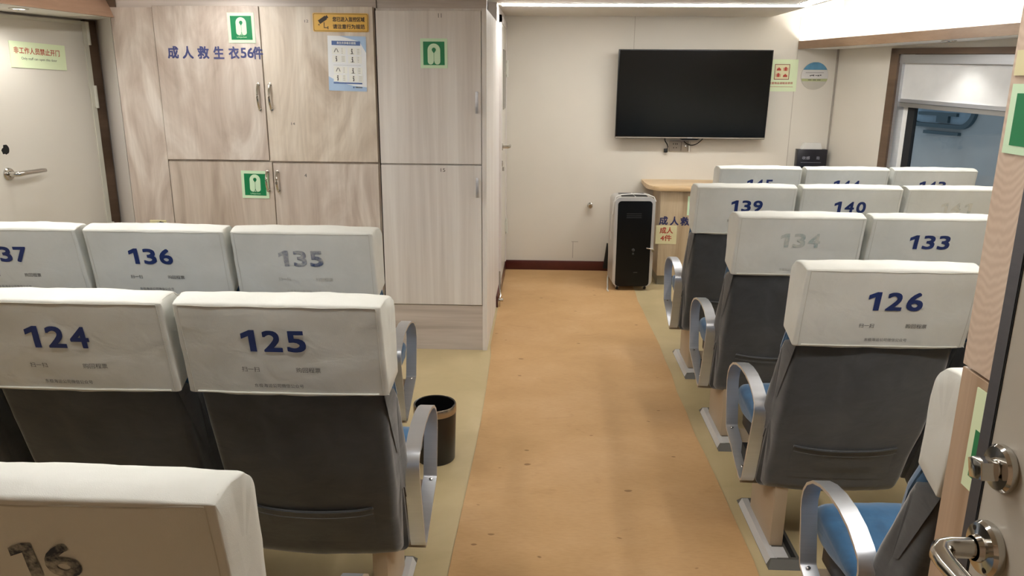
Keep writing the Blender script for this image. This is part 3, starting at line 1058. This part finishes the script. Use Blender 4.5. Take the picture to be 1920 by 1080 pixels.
mb.lathe([(.022, 0), (.022, .008), (.010, .010)], (X0 + .012, 5.90, .985), (1, 0, 0), 20)
mb.box(X0 + .015, X0 + .03, 5.895, 5.905, .93, .96)
mb.build('door_lock', 'chrome', d2o, True)
for z in (.33, 1.62):
    mb = MB().tube([(X0 + .022, 6.505, z), (X0 + .022, 6.505, z + .13)], .011, 8)
    mb.box(X0 + .012, X0 + .02, 6.47, 6.505, z + .02, z + .11)
    mb.build('hinge', 'hinge', d2o)
mb = MB().tube([(X0 + .02, 5.47, .25), (X0 + .024, 5.46, .12), (X0 + .03, 5.44, .08), (X0 + .022, 5.42, .04)], .006, 8)
mb.box(X0, X0 + .03, 5.385, 5.43, .0, .06, .004)
mb.lathe([(.012, 0), (.012, .02)], (X0 + .03, 5.41, .05), (1, 0, 0), 12)
tag(mb.build('door_catch', 'chrome', None, True), 'small dark metal catch at the near end of the corridor skirting', 'door catch')

# ---------------------------------------------------------------- television and what hangs under it
tv = thing('television', 'large black flat television mounted on the end wall', 'television', (1.195, YE - .10, 1.145))
tilt = Matrix.Rotation(math.radians(3.2), 4, 'X')
def tvp(mb, name, mat, smooth=False):
    o = mb.build(name, mat, tv, smooth); o.data.transform(tilt); return o
tvp(MB().box(-.605, .605, -.012, .03, 0, .695, .004), 'casing', 'gloss_black', True)
tvp(MB().box(-.597, .597, -.0135, -.012, .02, .688), 'screen', 'tv_screen')
mb = MB().box(-.604, .604, -.0145, -.012, .004, .012)
tvp(mb, 'lower_trim', 'grey_plastic')
mb = MB().prism([(-.085, .0), (-.06, -.010), (.06, -.010), (.085, .0)], -.010, .02, 'Y')
tvp(mb, 'sensor_bump', 'gloss_black')
tvp(MB().box(-.02, .02, -.0155, -.0143, .004, .012), 'emblem_plate', 'silver')
o = MB().box(-.2, .2, .0, .099, .2, .5).build('wall_bracket', 'black', tv)
t = thing('wall_socket', 'beige double wall socket right below the television', 'socket', (1.10, YE, 1.077))
MB().box(-.05, .044, -.012, 0, -.042, .042, .003).build('plate', 'grey_plastic', t, True)
mb = MB()
for x in (-.02, -.002, .012):
    mb.box(x, x + .006, -.0127, -.0119, .012, .022)
for x in (-.016, .006):
    mb.box(x, x + .006, -.0127, -.0119, -.018, -.010)
mb.build('socket_slots', 'slot', t)
t = thing('aerial_socket', 'small beige aerial plate right of the socket below the television', 'socket', (1.185, YE, 1.075))
MB().box(-.036, .036, -.012, 0, -.040, .040, .003).build('plate', 'grey_plastic', t, True)
MB().lathe([(.009, 0), (.009, .012), (.004, .014)], (-.003, -.012, 0), (0, -1, 0), 14).build('jack', 'chrome', t, True)
mb = MB().tube([(.026, -.022, .04), (.027, -.024, .0), (.028, -.024, -.045)], .005, 8)
mb.build('white_cable', 'white_plastic', t, True)
t = thing('power_plug', 'black power plug dangling on a cord under the television', 'plug', (1.02, YE - .025, 1.06))
MB().tube([(-.013, 0, .085), (-.01, -.004, .06), (.01, -.004, .03), (.017, 0, .01), (.012, 0, -.004)], .0045, 8).build('cord', 'black', t, True)
mb = MB().box(-.014, .016, -.014, .014, -.036, -.004, .006)
mb.build('plug_body', 'black', t, True)
mb = MB()
pts = [(1.165 + .16 * f, YE - .03, 1.118 - .045 * math.sin(math.pi * min(1, f * 1.02)) ** .8 + .03 * f) for f in [i / 14 for i in range(15)]]
mb.tube(pts, .004, 8)
tag(mb.build('television_cable', 'black', None, True), 'thin black cable looping under the television to the aerial plate', 'cable')

# door stop knob and scratches
t = MB().lathe([(.024, 0), (.024, .005), (.013, .010), (.013, .03), (.020, .036), (.022, .05), (.016, .058)], (.41, YE, .571), (0, -1, 0), 24)
tag(t.build('door_stop', 'chrome', None, True), 'round chrome door stop on the end wall left of the heater', 'door stop')
mb = MB()
mb.box(.262, .318, YE - .0006, YE + .001, .251, .256)
mb.box(.272, .277, YE - .0006, YE + .001, .11, .25)
struct(mb.build('trim_6', plain('scuff_marks', 'A69E92', .7)))

# ---------------------------------------------------------------- luggage notice and round plate
FE = lambda x, z: Frame((x, YE, z), (1, 0, 0), (0, 0, 1))
t, f0 = sign('luggage_notice', 'pale green notice with red bag symbols right of the television', 'sign', FE(1.922, 1.647), .245, .250, 'lime', .002)
mb = MB()
for a in ((-.062, .058, .083, .088), (-.062, .058, -.032, -.027), (-.062, -.057, -.032, .088), (.053, .058, -.032, .088)):
    put_rect(mb, f0, *a, .0026)
mb.build('symbol_frame', plain('dark_red_print', '7A2E1E', .5), t)
put_rect(MB(), f0, -.057, .053, -.027, .083, .0024).build('symbol_field', plain('cream_print', 'DCD6AC', .5), t)
mb = MB()
def bag(x, y):
    put_poly(mb, f0, [(x - .018, y - .012), (x + .018, y - .012), (x + .015, y + .004), (x + .006, y + .006), (x + .005, y + .012), (x - .005, y + .012), (x - .006, y + .006), (x - .015, y + .004)], .003)
def case(x, y):
    put_rect(mb, f0, x - .011, x + .011, y - .014, y + .012, .003)
    put_rect(mb, f0, x - .005, x + .005, y + .012, y + .017, .003)
    put_rect(mb, f0, x - .019, x - .015, y - .013, y + .010, .003)
    put_rect(mb, f0, x + .015, x + .019, y - .013, y + .010, .003)
bag(-.028, .050); case(.026, .050); case(-.030, .002); bag(.026, .000)
put_text(mb, f0, '贵重物品请随身携带', -.003, -.060, .19, .019, .003, .01)
put_rect(mb, f0, -.10, .095, -.090, -.0875, .003)
mb.build('red_print', 'red', t)

t = thing('round_plate', 'round acrylic plate with a blue top band right of the luggage notice', 'sign', (2.183, YE, 1.645))
f0 = Frame((0, 0, 0), (1, 0, 0), (0, 0, 1))
R = .108
def seg(z0, z1, k=10):
    pts = []
    for i in range(k + 1):
        z = z0 + (z1 - z0) * i / k
        pts.append((math.sqrt(max(0, R * R - z * z)) - .002, z))
    return pts + [(-a, b) for a, b in reversed(pts)]
slab_poly(MB(), f0, [(R * math.cos(2 * math.pi * i / 48), R * math.sin(2 * math.pi * i / 48)) for i in range(48)], 0, .005).build('disc', 'acrylic', t)
put_poly(MB(), f0, seg(.048, .106), .0056).build('blue_band', 'sky_acrylic', t)
put_poly(MB(), f0, seg(-.02, .046), .0056).build('white_band', plain('milky_acrylic', 'CFCDCA', .12), t)
put_poly(MB(), f0, seg(-.042, -.022), .0056).build('olive_band', 'olive_acrylic', t)
mb = MB()
for i, (a, b) in enumerate(((-.04, .012), (-.028, .014), (-.014, .010), (.004, .016), (.022, .014), (.04, .012))):
    put_rect(mb, f0, a, a + b, -.002 + .003 * (i % 2), .006 + .002 * (i % 3), .0062)
for i in range(3):
    put_rect(mb, f0, -.05 + .036 * i, -.022 + .036 * i, -.034, -.028, .0062)
put_rect(mb, f0, -.075, .07, .024, .0265, .0062)
mb.build('small_print', 'inkgrey', t)

t = thing('comment_box', 'navy black wall box with white lettering behind the back row of seats', 'box', (2.205, YE, .93))
MB().box(-.115, .125, -.07, 0, -.16, .135, .004).build('box_body', 'navy_box', t, True)
MB().prism([(-.085, .135), (.085, .135), (.070, .185), (-.062, .185)], -.05, -.01, 'Y').build('paper_stack', 'white_plastic', t)
mb = MB()
f0 = Frame((0, -.0705, 0), (1, 0, 0), (0, 0, 1))
put_text(mb, f0, '收感', -.045, .066, .062, .026, .001, .01)
put_text(mb, f0, '箱', .052, .066, .026, .026, .001, .0)
put_rect(mb, f0, -.085, .08, .028, .030, .001)
mb.build('box_text', plain('pale_print', '9C9CA6', .5), t)

# ---------------------------------------------------------------- low oak cabinet under the notices
dk = thing('low_cabinet', 'low sandy wooden cabinet with blue lettering beside the heater', 'cabinet', (1.55, 6.33, 0))
ofd = Vector((-1.55, -6.33, 0))
cpart(MB().box(.935, 2.07, 6.10, YE - .001, .08, .765), 'body', 'desk', dk, ofd)
cpart(MB().box(.945, 2.07, 6.125, YE - .001, 0, .08), 'plinth', plain('grey_plinth', '8A8474', .5), dk, ofd)
pts = [(2.08, 6.065), (2.08, YE - .001), (.835, YE - .001), (.835, 6.42)]
for k in range(7):
    a = math.radians(180 + 15 * k); pts.append((.835 + .12 + .12 * math.cos(a), 6.30 + .235 * math.sin(a)))
cpart(MB().prism(pts, .765, .80, 'Z', .006), 'cabinet_top', 'desk_top', dk, ofd, True)
mb = MB()
f_ = Frame((0, 6.10, 0), (1, 0, 0), (0, 0, 1))
for ch, xc, w_ in (('成', .966, .068), ('人', 1.052, .068), ('救', 1.135, .072), ('生', 1.225, .068), ('衣', 1.312, .068)):
    put_text(mb, f_, ch, xc, .530 - .02 * (xc - .96), w_, .070, .0012, .028)
cpart(mb, 'lettering', plain('navy_vinyl', '272A58', .5), dk, ofd)
t, f0 = sign('count_sticker', 'pale yellow sticker with red Chinese text on the low cabinet', 'sticker', Frame((.993, 6.10, .416), (1, 0, 0), (0, 0, 1)), .165, .150, 'cream_sticker', .0015)
mb = MB()
put_text(mb, f0, '成人', .0, .036, .105, .052, .0022, .02)
put_text(mb, f0, '4件', .0, -.026, .088, .050, .0022, .02)
mb.build('red_text', 'red', t)
t, f0 = sign('life_jacket_sign', 'green sign on the low cabinet partly hidden by the seat numbered 139', 'sign', Frame((1.222, 6.10, .650), (1, 0, 0), (0, 0, 1)), .150, .150, 'mint', .002, 0, 'green life jacket signs')
slab(MB(), f0, -.055, .058, -.060, .058, .002, .0026).build('green_field', 'green', t)

# ---------------------------------------------------------------- heater on casters
ht = thing('heater', 'black fronted air heater on casters with a silver rim by the end wall', 'heater', (.715, 5.905, .0045), math.radians(4))
w2, hh, dp = .155, .735, .25
front = rrect(-w2, w2, .035, hh, .045, 7)
inner = rrect(-w2 + .022, w2 - .022, .035, hh - .028, .028, 7)
mb = MB()
mb.prism(front, .02, dp, 'Y')
mb.build('casing', 'silver', ht, True)
mb = MB()
n = len(front)
A = [mb.bm.verts.new((x, -.004, z)) for x, z in front]; B = [mb.bm.verts.new((x, -.004, z)) for x, z in inner]
A2 = [mb.bm.verts.new((x, .02, z)) for x, z in front]; B2 = [mb.bm.verts.new((x, .008, z)) for x, z in inner]
for k in range(n):
    j = (k + 1) % n
    mb.bm.faces.new((A[k], A[j], B[j], B[k])); mb.bm.faces.new((A[k], A2[k], A2[j], A[j])); mb.bm.faces.new((B[k], B[j], B2[j], B2[k]))
mb.build('rim', plain('satin_silver', 'C9C6C2', .3, .4), ht, True)
MB().prism(inner, .0, .02, 'Y').build('front_panel', 'gloss_black', ht)
mb = MB()
for z in (.605, .59, .575):
    mb.box(-.062, .052, -.003, .001, z, z + .006)
mb.build('vent_slats', plain('dark_slats', '2A2A2A', .35), ht)
mb = MB()
mb.lathe([(.012, 0), (.012, .004), (.006, .006)], (.0, 0, .325), (0, -1, 0), 16)
mb.lathe([(.008, 0), (.008, .004)], (.0, 0, .295), (0, -1, 0), 16)
mb.box(.01, .04, -.002, .001, .142, .148)
mb.build('control_marks', plain('grey_marks', '3A3A3A', .4), ht)
mb = MB().tube([(.105, -.002, .34), (.125, -.018, .34), (.150, -.02, .335), (.158, -.012, .33)], .006, 8)
mb.lathe([(.010, 0), (.010, .012)], (.150, -.01, .322), (0, -1, 0), 12)
mb.build('latch', 'chrome', ht, True)
mb = MB()
mb.box(-.10, .0, .04, .215, hh - .001, hh + .004); mb.box(.012, .10, .04, .215, hh - .001, hh + .004)
mb.build('top_panels', 'black', ht)
mb = MB().box(-.11, .11, .125, .14, hh, hh + .007)
mb.build('top_divider', 'silver', ht)
for x in (-.11, .11):
    for y in (.04, .21):
        mb = MB().lathe([(.017, -.008), (.019, -.005), (.019, .005), (.017, .008)], (x, y, .019), (1, 0, 0), 18)
        c_ = mb.build('caster', 'black', ht, True)
        MB().box(x - .013, x + .013, y - .014, y + .016, .016, .036, .003).build('caster_fork', 'white_plastic', c_)
pts = [(-.165, .03, .60), (-.158, .03, .69), (-.145, .035, .735), (-.10, .035, .752), (.0, .04, .757), (.10, .035, .752), (.148, .03, .732), (.162, .02, .70)]
MB().tube(pts, .004, 8).build('top_cord', 'white_plastic', ht, True)
pts = [(-.158, .06, .70), (-.166, .05, .60), (-.172, .05, .48), (-.170, .05, .40)]
MB().tube(pts, .004, 8).build('hanging_cord', 'white_plastic', ht, True)
# white mains lead and black flap behind it
mb = MB()
pts = [(.605, 6.52, .165), (.60, 6.47, .12), (.575, 6.36, .05), (.555, 6.24, .018), (.545, 6.12, .011), (.535, 5.98, .010), (.525, 5.90, .010), (.53, 5.86, .010)]
mb.tube(pts, .006, 8)
mb.box(.585, .62, 6.51, YE, .145, .185, .004)
tag(mb.build('mains_lead', 'white_plastic', None, True), 'white mains lead running from the wall to the floor behind the heater', 'cable')
mb = MB().prism([(.537, .03), (.585, .03), (.572, .25), (.562, .25)], YE - .05, YE - .02, 'Y', .003)
tag(mb.build('black_flap', 'black', None, True), 'narrow black wedge leaning at the skirting left of the heater', 'wedge')

# ---------------------------------------------------------------- waste bin
bn = thing('waste_bin', 'round black waste bin with a steel rim on the floor beside the seat numbered 135', 'bin', (-.445, 3.06, 0))
MB().lathe([(.080, .0), (.084, .006), (.091, .225), (.088, .225), (.080, .01), (.0, .008)], n=48, cap=False).build('bin_body', plain('dark_brown_leatherette', '15100E', .35), bn, True)
MB().lathe([(.0915, .222), (.0925, .224), (.0925, .252), (.089, .258), (.086, .255), (.087, .222)], n=48, cap=False).build('steel_rim', plain('champagne_steel', 'A79B8C', .25, .9), bn, True)
mb = MB()
random.seed(3)
n = 64
prof = [(.090, .258), (.085, .256), (.081, .20), (.074, .13), (.060, .06), (.0, .03)]
rings = []
for j, (r_, z_) in enumerate(prof):
    rings.append([mb.bm.verts.new(((r_ - (.006 * abs(noise.noise((i * .9, j * .7, 0))) if j else 0)) * math.cos(2 * math.pi * i / n), (r_ - (.006 * abs(noise.noise((i * .9, j * .7, 3))) if j else 0)) * math.sin(2 * math.pi * i / n), z_)) for i in range(n)])
for a, b in zip(rings, rings[1:]):
    for i in range(n):
        mb.bm.faces.new((a[i], a[(i + 1) % n], b[(i + 1) % n], b[i]))
mb.build('bin_liner', plain('black_plastic_bag', '101010', .25), bn, True)

# ---------------------------------------------------------------- seats
def seat_meshes():
    D = {}
    # head cover: three variants of the creases
    cov = [(.050, .843, .249), (.0, 1.089, .246), (.030, 1.099, .247), (.072, 1.101, .251), (.098, 1.074, .254), (.114, .886, .254)]
    covr = [.006, .005, .02, .012, .016, .006]
    D['cover'] = []
    for sd in range(3):
        D['cover'].append(pillow(cov, covr, .014, 22, .004, seed=sd + 1, amp=.0030, freq=10, maxlen=.025, ri=.0046))
    return D
SM = seat_meshes()
BVH = [BVHTree.FromBMesh(b) for b in SM['cover']]
shell_prof = [(.062, .862, .236), (.125, .62, .234), (.225, .36, .226), (.264, .258, .224), (.328, .234, .238), (.370, .28, .252), (.330, .40, .256), (.240, .62, .256), (.158, .80, .254), (.140, .838, .251)]
shell_bm = pillow(shell_prof, [.004, .12, .12, .03, .03, .03, .1, .12, .01, .01], .022, 14, .012, seed=4, amp=.0025, freq=8)
SH_BVH = BVHTree.FromBMesh(shell_bm)
def rear(bvh, x, z):
    h = bvh.ray_cast(Vector((x, -1, z)), Vector((0, 1, 0)))
    return h[0].y if h[0] is not None else None

SEAT_MAT = {}
def make_part(bm, name, mat):
    return from_bm(bm, name, mat, None, 50, keep=True)

arm_path = [(.568, .335), (.577, .347), (.612, .487), (.615, .515), (.608, .548), (.588, .577), (.55, .604), (.50, .621), (.44, .630), (.375, .629), (.315, .618), (.268, .598), (.240, .580), (.231, .554), (.234, .525), (.300, .278), (.309, .258), (.325, .247), (.345, .248)]

PROTO = {}
def proto(side):
    """side: 0 inner seat, -1 aisle on its left, +1 aisle on its right. returns list of (mesh, name, parent-index)"""
    if side in PROTO:
        return PROTO[side]
    L = []
    def add(o, parent=None):
        COL.objects.unlink(o)
        L.append((o.data, o.name.split('.')[0], parent))
        bpy.data.objects.remove(o)
        return len(L) - 1
    cu = pillow([(.372, .40, .232), (.352, .452, .232), (.43, .466, .234), (.62, .492, .236), (.672, .470, .234), (.672, .395, .232), (.60, .372, .230)], [.02, .03, .2, .04, .04, .03, .03], .03, 14, .006, seed=6, amp=.003, freq=7)
    add(from_bm(cu, 'seat_cushion', 'blue'))
    sh = add(from_bm(shell_bm, 'backrest', 'shell', keep=True))
    # pocket on the rear of the backrest
    mb = MB()
    nx, nz = 14, 6
    V = []
    for j in range(nz + 1):
        row = []
        for i in range(nx + 1):
            fx = -1 + 2 * i / nx
            z = .315 + (.455 - .315) * j / nz - .012 * (1 - fx * fx) * (j / nz)
            x = fx * .165
            y = rear(SH_BVH, x, z)
            row.append(mb.bm.verts.new((x, y - (.001 + .007 * (j / nz) * (1 - abs(fx) ** 6)), z)))
        V.append(row)
    for j in range(nz):
        for i in range(nx):
            mb.bm.faces.new((V[j][i], V[j][i + 1], V[j + 1][i + 1], V[j + 1][i]))
    hem = [v.co.copy() for v in V[-1]]
    mb.tube([h + Vector((0, -.001, 0)) for h in hem], .004, 6)
    mb.tube([h + Vector((0, -.002, -.018)) for h in hem], .0012, 5)
    add(mb.build('pocket', 'shell', None, True), sh)
    pad = pillow([(.05, .98, .215), (.095, .862, .246), (.205, .62, .232), (.30, .42, .228), (.375, .42, .228), (.280, .62, .230), (.160, .86, .248), (.085, .98, .215)], [.02, .04, .1, .03, .03, .1, .05, .02], .03, 12, .004, seed=8, amp=.002, freq=8)
    add(from_bm(pad, 'backrest_pad', 'blue'))
    mb = MB().box(-.222, .222, .345, .60, .335, .395, .01)
    add(mb.build('seat_pan', 'pan', None, True))
    mb = MB().box(-.2575, .2575, .385, .445, .275, .335)
    add(mb.build('support_beam', 'pan'))
    if side:
        s = 1 if side > 0 else -1
        x0, x1 = sorted((s * .135, s * .180))
        mb = MB().box(x0, x1, .27, .535, .026, .30, .004)
        add(mb.build('leg', 'leg', None, True))
        mb = MB().box(x0 - (.002 if s > 0 else -.041), x1 + (.002 if s < 0 else -.041), .272, .533, .03, .29)
        # foot rail with sloping ends
        xo, xi = s * .209, s * .085
        a, b = sorted((xo, xi))
        mb2 = MB()
        mb.bm.free()
        low = [(a, .167), (b, .167), (b, .618), (a, .618)]
        hi = [(a + .012, .192), (b - .012, .192), (b - .012, .593), (a + .012, .593)]
        lo_v = [mb2.bm.verts.new((x, y, 0.0)) for x, y in low]
        hi_v = [mb2.bm.verts.new((x, y, .026)) for x, y in hi]
        mb2.bm.faces.new(list(reversed(lo_v))); mb2.bm.faces.new(hi_v)
        for k in range(4):
            mb2.bm.faces.new((lo_v[k], lo_v[(k + 1) % 4], hi_v[(k + 1) % 4], hi_v[k]))
        fi = add(mb2.build('foot_rail', 'foot_dark'))
        mb = MB()
        xo2 = s * .206
        q = [(xo2, .195), (s * .180, .195), (s * .180, .59), (xo2, .59)]
        for (xa, za), (xb, zb) in (((.2092, .0025), (.1975, .0268)), ((.1975, .0268), (.174, .0270))):
            mb.face([(s * xa, .196, za), (s * xb, .196, zb), (s * xb, .588, zb), (s * xa, .588, za)])
        a2, b2 = sorted((s * .182, s * .135))
        mb.box(a2, b2, .200, .262, .020, .0282)
        add(mb.build('rail_strip', 'rail_alu'), fi)
        mb = MB()
        a2, b2 = sorted((s * .125, s * .108))
        mb.box(a2, b2, .205, .58, .020, .0266)
        add(mb.build('rail_slot', 'slot'), fi)
        if abs(side) == 2:          # row end at the hull: leg but no armrest
            PROTO[side] = L
            return L
        # armrest loop
        xc = s * .266
        mb = MB().band(arm_path, xc - .022, xc + .022, .008)
        ai = add(mb.build('armrest', 'alu', None, True, 40))
        for (y, z) in ((.552, .334), (.372, .268)):
            d = Vector((-.095, .23)).normalized()
            mb = MB().lathe([(.0055, 0), (.0055, .0025), (.003, .0045)], (xc + s * .004, y, z + .0085), (0, -.35, 1), 14)
            add(mb.build('screw', 'chrome', None, True), ai)
        mb = MB()
        a2, b2 = sorted((s * .200, s * .285))
        mb.prism([(.33, .236), (.355, .236), (.56, .328), (.56, .336), (.345, .248)], a2, b2, 'X')
        add(mb.build('armrest_bracket', 'leg'))
    PROTO[side] = L
    return L

def prints(cv_o, var, num, style, nx, faded):
    bvh = BVH[var]
    def conform(mb, lift):
        bmesh.ops.triangulate(mb.bm, faces=mb.bm.faces)
        long_ = [e for e in mb.bm.edges if e.calc_length() > .02]
        bmesh.ops.subdivide_edges(mb.bm, edges=long_, cuts=1)
        bmesh.ops.triangulate(mb.bm, faces=mb.bm.faces)
        for v in mb.bm.verts:
            y = rear(bvh, v.co.x, v.co.z)
            v.co.y = (y if y is not None else .02) - lift + v.co.y
    fr = Frame((0, 0, 0), (1, 0, 0), (0, 0, 1))
    if num:
        mb = MB()
        n = len(num)
        pitch = .0575 if n == 3 else .049
        for i, ch in enumerate(num):
            wd = {'1': .034}.get(ch, .046)
            xc = nx + (i - (n - 1) / 2) * pitch
            put_text(mb, fr, ch, xc, .995, wd, .058, 0, .035 if ch != '1' else 0)
        conform(mb, .0016)
        mb.build('seat_number', style, cv_o)
    if not faded == 2:
        ink = 'ink_worn' if faded else 'inkgrey'
        mb = MB()
        if faded != 3:
            put_text(mb, fr, '扫一扫', nx - .064, .917, .043, .0135, 0)
            put_text(mb, fr, '购回程票', nx + .078, .917, .060, .0135, 0)
        put_text(mb, fr, '东极海运公司微信公众号', nx, .871, .122, .0105, 0)
        conform(mb, .0014)
        mb.build('small_print', ink, cv_o)

def piping(cv_o, var):
    bvh = BVH[var]
    mb = MB()
    top = []
    for i in range(25):
        x = -.233 + .466 * i / 24
        y = rear(bvh, x, 1.0835)
        top.append((x, y - .0003, 1.0845 + .0006 * math.sin(i * .9 + var)))
    mb.tube(top, .0013, 6)
    for s in (-1, 1):
        v = []
        for i in range(12):
            z = .848 + (1.084 - .848) * i / 11
            x = s * .2345
            y = rear(bvh, x, z)
            v.append((x, y - .0003, z))
        mb.tube(v, .0008, 6)
        # seam over the rounded end
        e = []
        for (y, z) in ((.003, 1.084), (.018, 1.097), (.040, 1.101), (.064, 1.102), (.080, 1.085)):
            h = bvh.find_nearest(Vector((s * (.243 + (y * .16)), y, z)))
            e.append(h[0])
        mb.tube(e, .0009, 6)
    bot = []
    for i in range(21):
        x = -.226 + .452 * i / 20
        y = rear(bvh, x, .855)
        bot.append((x, y - .001, .850))
    mb.tube(bot, .0028, 6)
    mb.build('seam_piping', 'piping', cv_o, True)

COVER_ME = {}
def cover_mesh(var, side):
    if abs(side) == 2:
        side = 0
    if (var, side) not in COVER_ME:
        b = SM['cover'][var].copy()
        for v in b.verts:           # the free side by the aisle bulges out towards the front
            t_ = min(1, max(0, (v.co.y - .05 * (1.089 - v.co.z) / .246) / .07))
            if v.co.x * side > 0:
                v.co.x *= 1 + .030 * t_
        o = from_bm(b, 'head_cover', 'cover', None, 75)
        COVER_ME[(var, side)] = o.data
        bpy.data.objects.remove(o)
    return COVER_ME[(var, side)]

def seat(cx, S, side, num, style, label, var=0, nx=-.02, faded=0):
    root = thing('passenger_seat', label, 'seat', (cx, S, 0), 0, 'passenger seats in rows')
    objs = []
    for me, nm, par in proto(side):
        o = bpy.data.objects.new(nm, me)
        link(o, root if par is None else objs[par])
        objs.append(o)
    c = bpy.data.objects.new('head_cover', cover_mesh(var, side))
    link(c, root)
    piping(c, var)
    prints(c, var, num, style, nx, faded)
    return root

D = .8676
L1, L2, L3 = .838, .838 + D, .838 + 2 * D
R0, R1, R2, R3, R4 = 2.15 - D, 2.15, 2.15 + D, 2.15 + 2 * D, 2.15 + 3 * D
seat(-.646, L1, 1, '16', 'dark_worn', 'nearest left seat, scuffed number 16 on its cream cover', 0, .008, 2)
seat(-.617, L2, 1, '125', 'navy', 'cream covered grey seat numbered 125 beside the aisle', 1, -.019)
seat(-1.137, L2, 0, '124', 'navy', 'cream covered grey seat numbered 124 left of seat 125', 2, -.026)
seat(-1.657, L2, -2, '', 'navy', 'seat at the left picture edge beyond seat 124, mostly out of view', 0, 0, 2)
seat(-.824, L3, 1, '135', 'navy_worn', 'cream covered seat with worn number 135 in front of the cupboards', 2, -.012, 1)
seat(-1.343, L3, 0, '136', 'navy', 'cream covered seat numbered 136 in front of the cupboards', 0, -.024)
seat(-1.862, L3, -2, '137', 'navy', 'cream covered seat numbered 137 at the left picture edge', 1, -.024)
seat(1.0, R0, -1, '', 'navy', 'nearest right seat half hidden behind the wooden locker, blue cushion showing', 1, 0, 2)
seat(.998, R1, -1, '126', 'navy', 'cream covered grey seat numbered 126 beside the aisle on the right', 0, .014)
seat(1.518, R1, 0, '', 'navy', 'seat right of seat 126, hidden behind the wooden locker except its dark back', 2, 0, 2)
seat(1.017, R2, -1, '134', 'teal_worn', 'cream covered seat with faded number 134 beside the aisle', 2, .0, 3)
seat(1.535, R2, 0, '133', 'navy', 'cream covered seat numbered 133 right of the faded seat 134', 1, -.018, 3)
seat(1.022, R3, -1, '139', 'navy', 'cream covered seat numbered 139 at the aisle in front of the low cabinet', 1, .004)
seat(1.540, R3, 0, '140', 'navy', 'cream covered seat numbered 140 between seats 139 and 141', 0, -.004)
seat(2.058, R3, 2, '141', 'ghost_worn', 'cream covered seat with almost vanished number 141 near the window', 2, .0, 1)
seat(1.322, R4, -1, '145', 'navy', 'back row seat numbered 145 nearest the television', 2, .0)
seat(1.842, R4, 0, '144', 'navy', 'back row seat numbered 144 in the middle of its row', 1, .0)
seat(2.362, R4, 2, '143', 'navy', 'back row seat numbered 143 beside the window', 0, -.01)

# ---------------------------------------------------------------- wooden locker on the right, nearest the camera
LX = .68
lk = thing('wooden_locker', 'tall warm wooden locker with green stickers at the right picture edge', 'cupboard', (LX, 1.19, .0045))
MB().box(.018, .42, -.50, 0, 0, 2.09).build('body', 'oak', lk)
MB().box(0, .018, -.49, 0.006, 1.1605, 2.09, .0012, 1).build('upper_door', 'cathedral', lk)
MB().box(0.001, .018, -.49, 0.006, .08, 1.156, .0012, 1).build('lower_door', 'oak', lk)
FK = lambda y, z: Frame((LX, y, z), (0, -1, 0), (0, 0, 1))
t, f0 = sign('exit_sign', 'green safety sign high on the wooden locker door', 'sign', FK(1.085, 1.550), .195, .098, 'mint', .002)
slab(MB(), f0, -.082, .083, -.037, .036, .002, .0026).build('green_field', 'green', t)
mb = MB()
put_rect(mb, f0, -.044, -.020, .001, .007, .0032); put_rect(mb, f0, -.046, -.020, -.010, -.004, .0032); put_rect(mb, f0, -.030, -.020, .012, .022, .0032)
mb.build('white_mark', 'white_print', t)
t, f0 = sign('pale_sticker', 'curled pale yellow sticker above the green sign on the locker', 'sticker', FK(1.130, 1.628), .11, .035, 'cream_sticker', .002)
t, f0 = sign('life_jacket_sign', 'green sticker with a pale border on the lower locker door behind the grey door', 'sign', FK(1.066, 1.064), .150, .165, 'lime', .002, 0, 'green life jacket signs')
slab(MB(), f0, -.060, .062, -.060, .018, .002, .0026).build('green_field', 'green', t)

# ---------------------------------------------------------------- open grey door beside the camera
d3o = struct(bpy.data.objects.new('door_3', None)); link(d3o)
DX, DY = .455, .7465
MB().box(DX, DX + .040, YR + .002, DY - .018, .02, 1.95).build('door_leaf', 'door_grey', d3o)
mb = MB()
mb.box(DX - .0015, DX + .0415, DY - .0175, DY, .02, 1.95)
mb.build('door_edge', 'steel_edge', d3o)
MB().box(DX - .0008, DX + .001, DY - .0195, DY - .0176, .02, 1.95).build('edge_gap', 'slot', d3o)
# lever handle
hz, hy = 1.150, .698
mb = MB().lathe([(.0, .0), (.0265, .0), (.0275, .002), (.0275, .008), (.025, .0115), (.014, .013), (.0125, .018)], (DX, hy, hz), (-1, 0, 0), 36, cap=False)
mb.build('handle_rose', 'chrome', d3o, True)
mb = MB()
P = [(DX - .012, hy, hz), (DX - .040, hy, hz), (DX - .050, hy - .004, hz), (DX - .056, hy - .014, hz), (DX - .057, hy - .03, hz), (DX - .055, hy - .08, hz), (DX - .052, hy - .125, hz)]
mb.tube(P, [.0105, .0105, .0105, .0105, .0100, .0095, .0085], 16)
mb.build('lever', 'chrome', d3o, True)
mb = MB()
for k in range(2):
    mb.lathe([(.0028, 0), (.0028, .001)], (DX - .0115, hy + (.012 if k else -.014), hz + (.016 if k else -.016)), (-1, 0, 0), 10)
mb.build('rose_screws', 'black', d3o)
# thumb turn
lz, ly = 1.238, .699
mb = MB().lathe([(.0, .0), (.0225, .0), (.0235, .002), (.0235, .007), (.021, .010), (.010, .011), (.009, .016)], (DX, ly, lz), (-1, 0, 0), 36, cap=False)
mb.build('lock_rose', 'chrome', d3o, True)
mb = MB().prism([(-.011, -.010), (.006, -.0115), (.011, .004), (.009, .012), (-.010, .0115)], .012, .030, 'Z', .002)
o = mb.build('thumb_turn', 'chrome', d3o, True)
o.data.transform(Matrix.Translation((DX, ly, lz)) @ Matrix.Rotation(math.radians(-90), 4, 'Y') @ Matrix.Rotation(math.radians(20), 4, 'Z'))
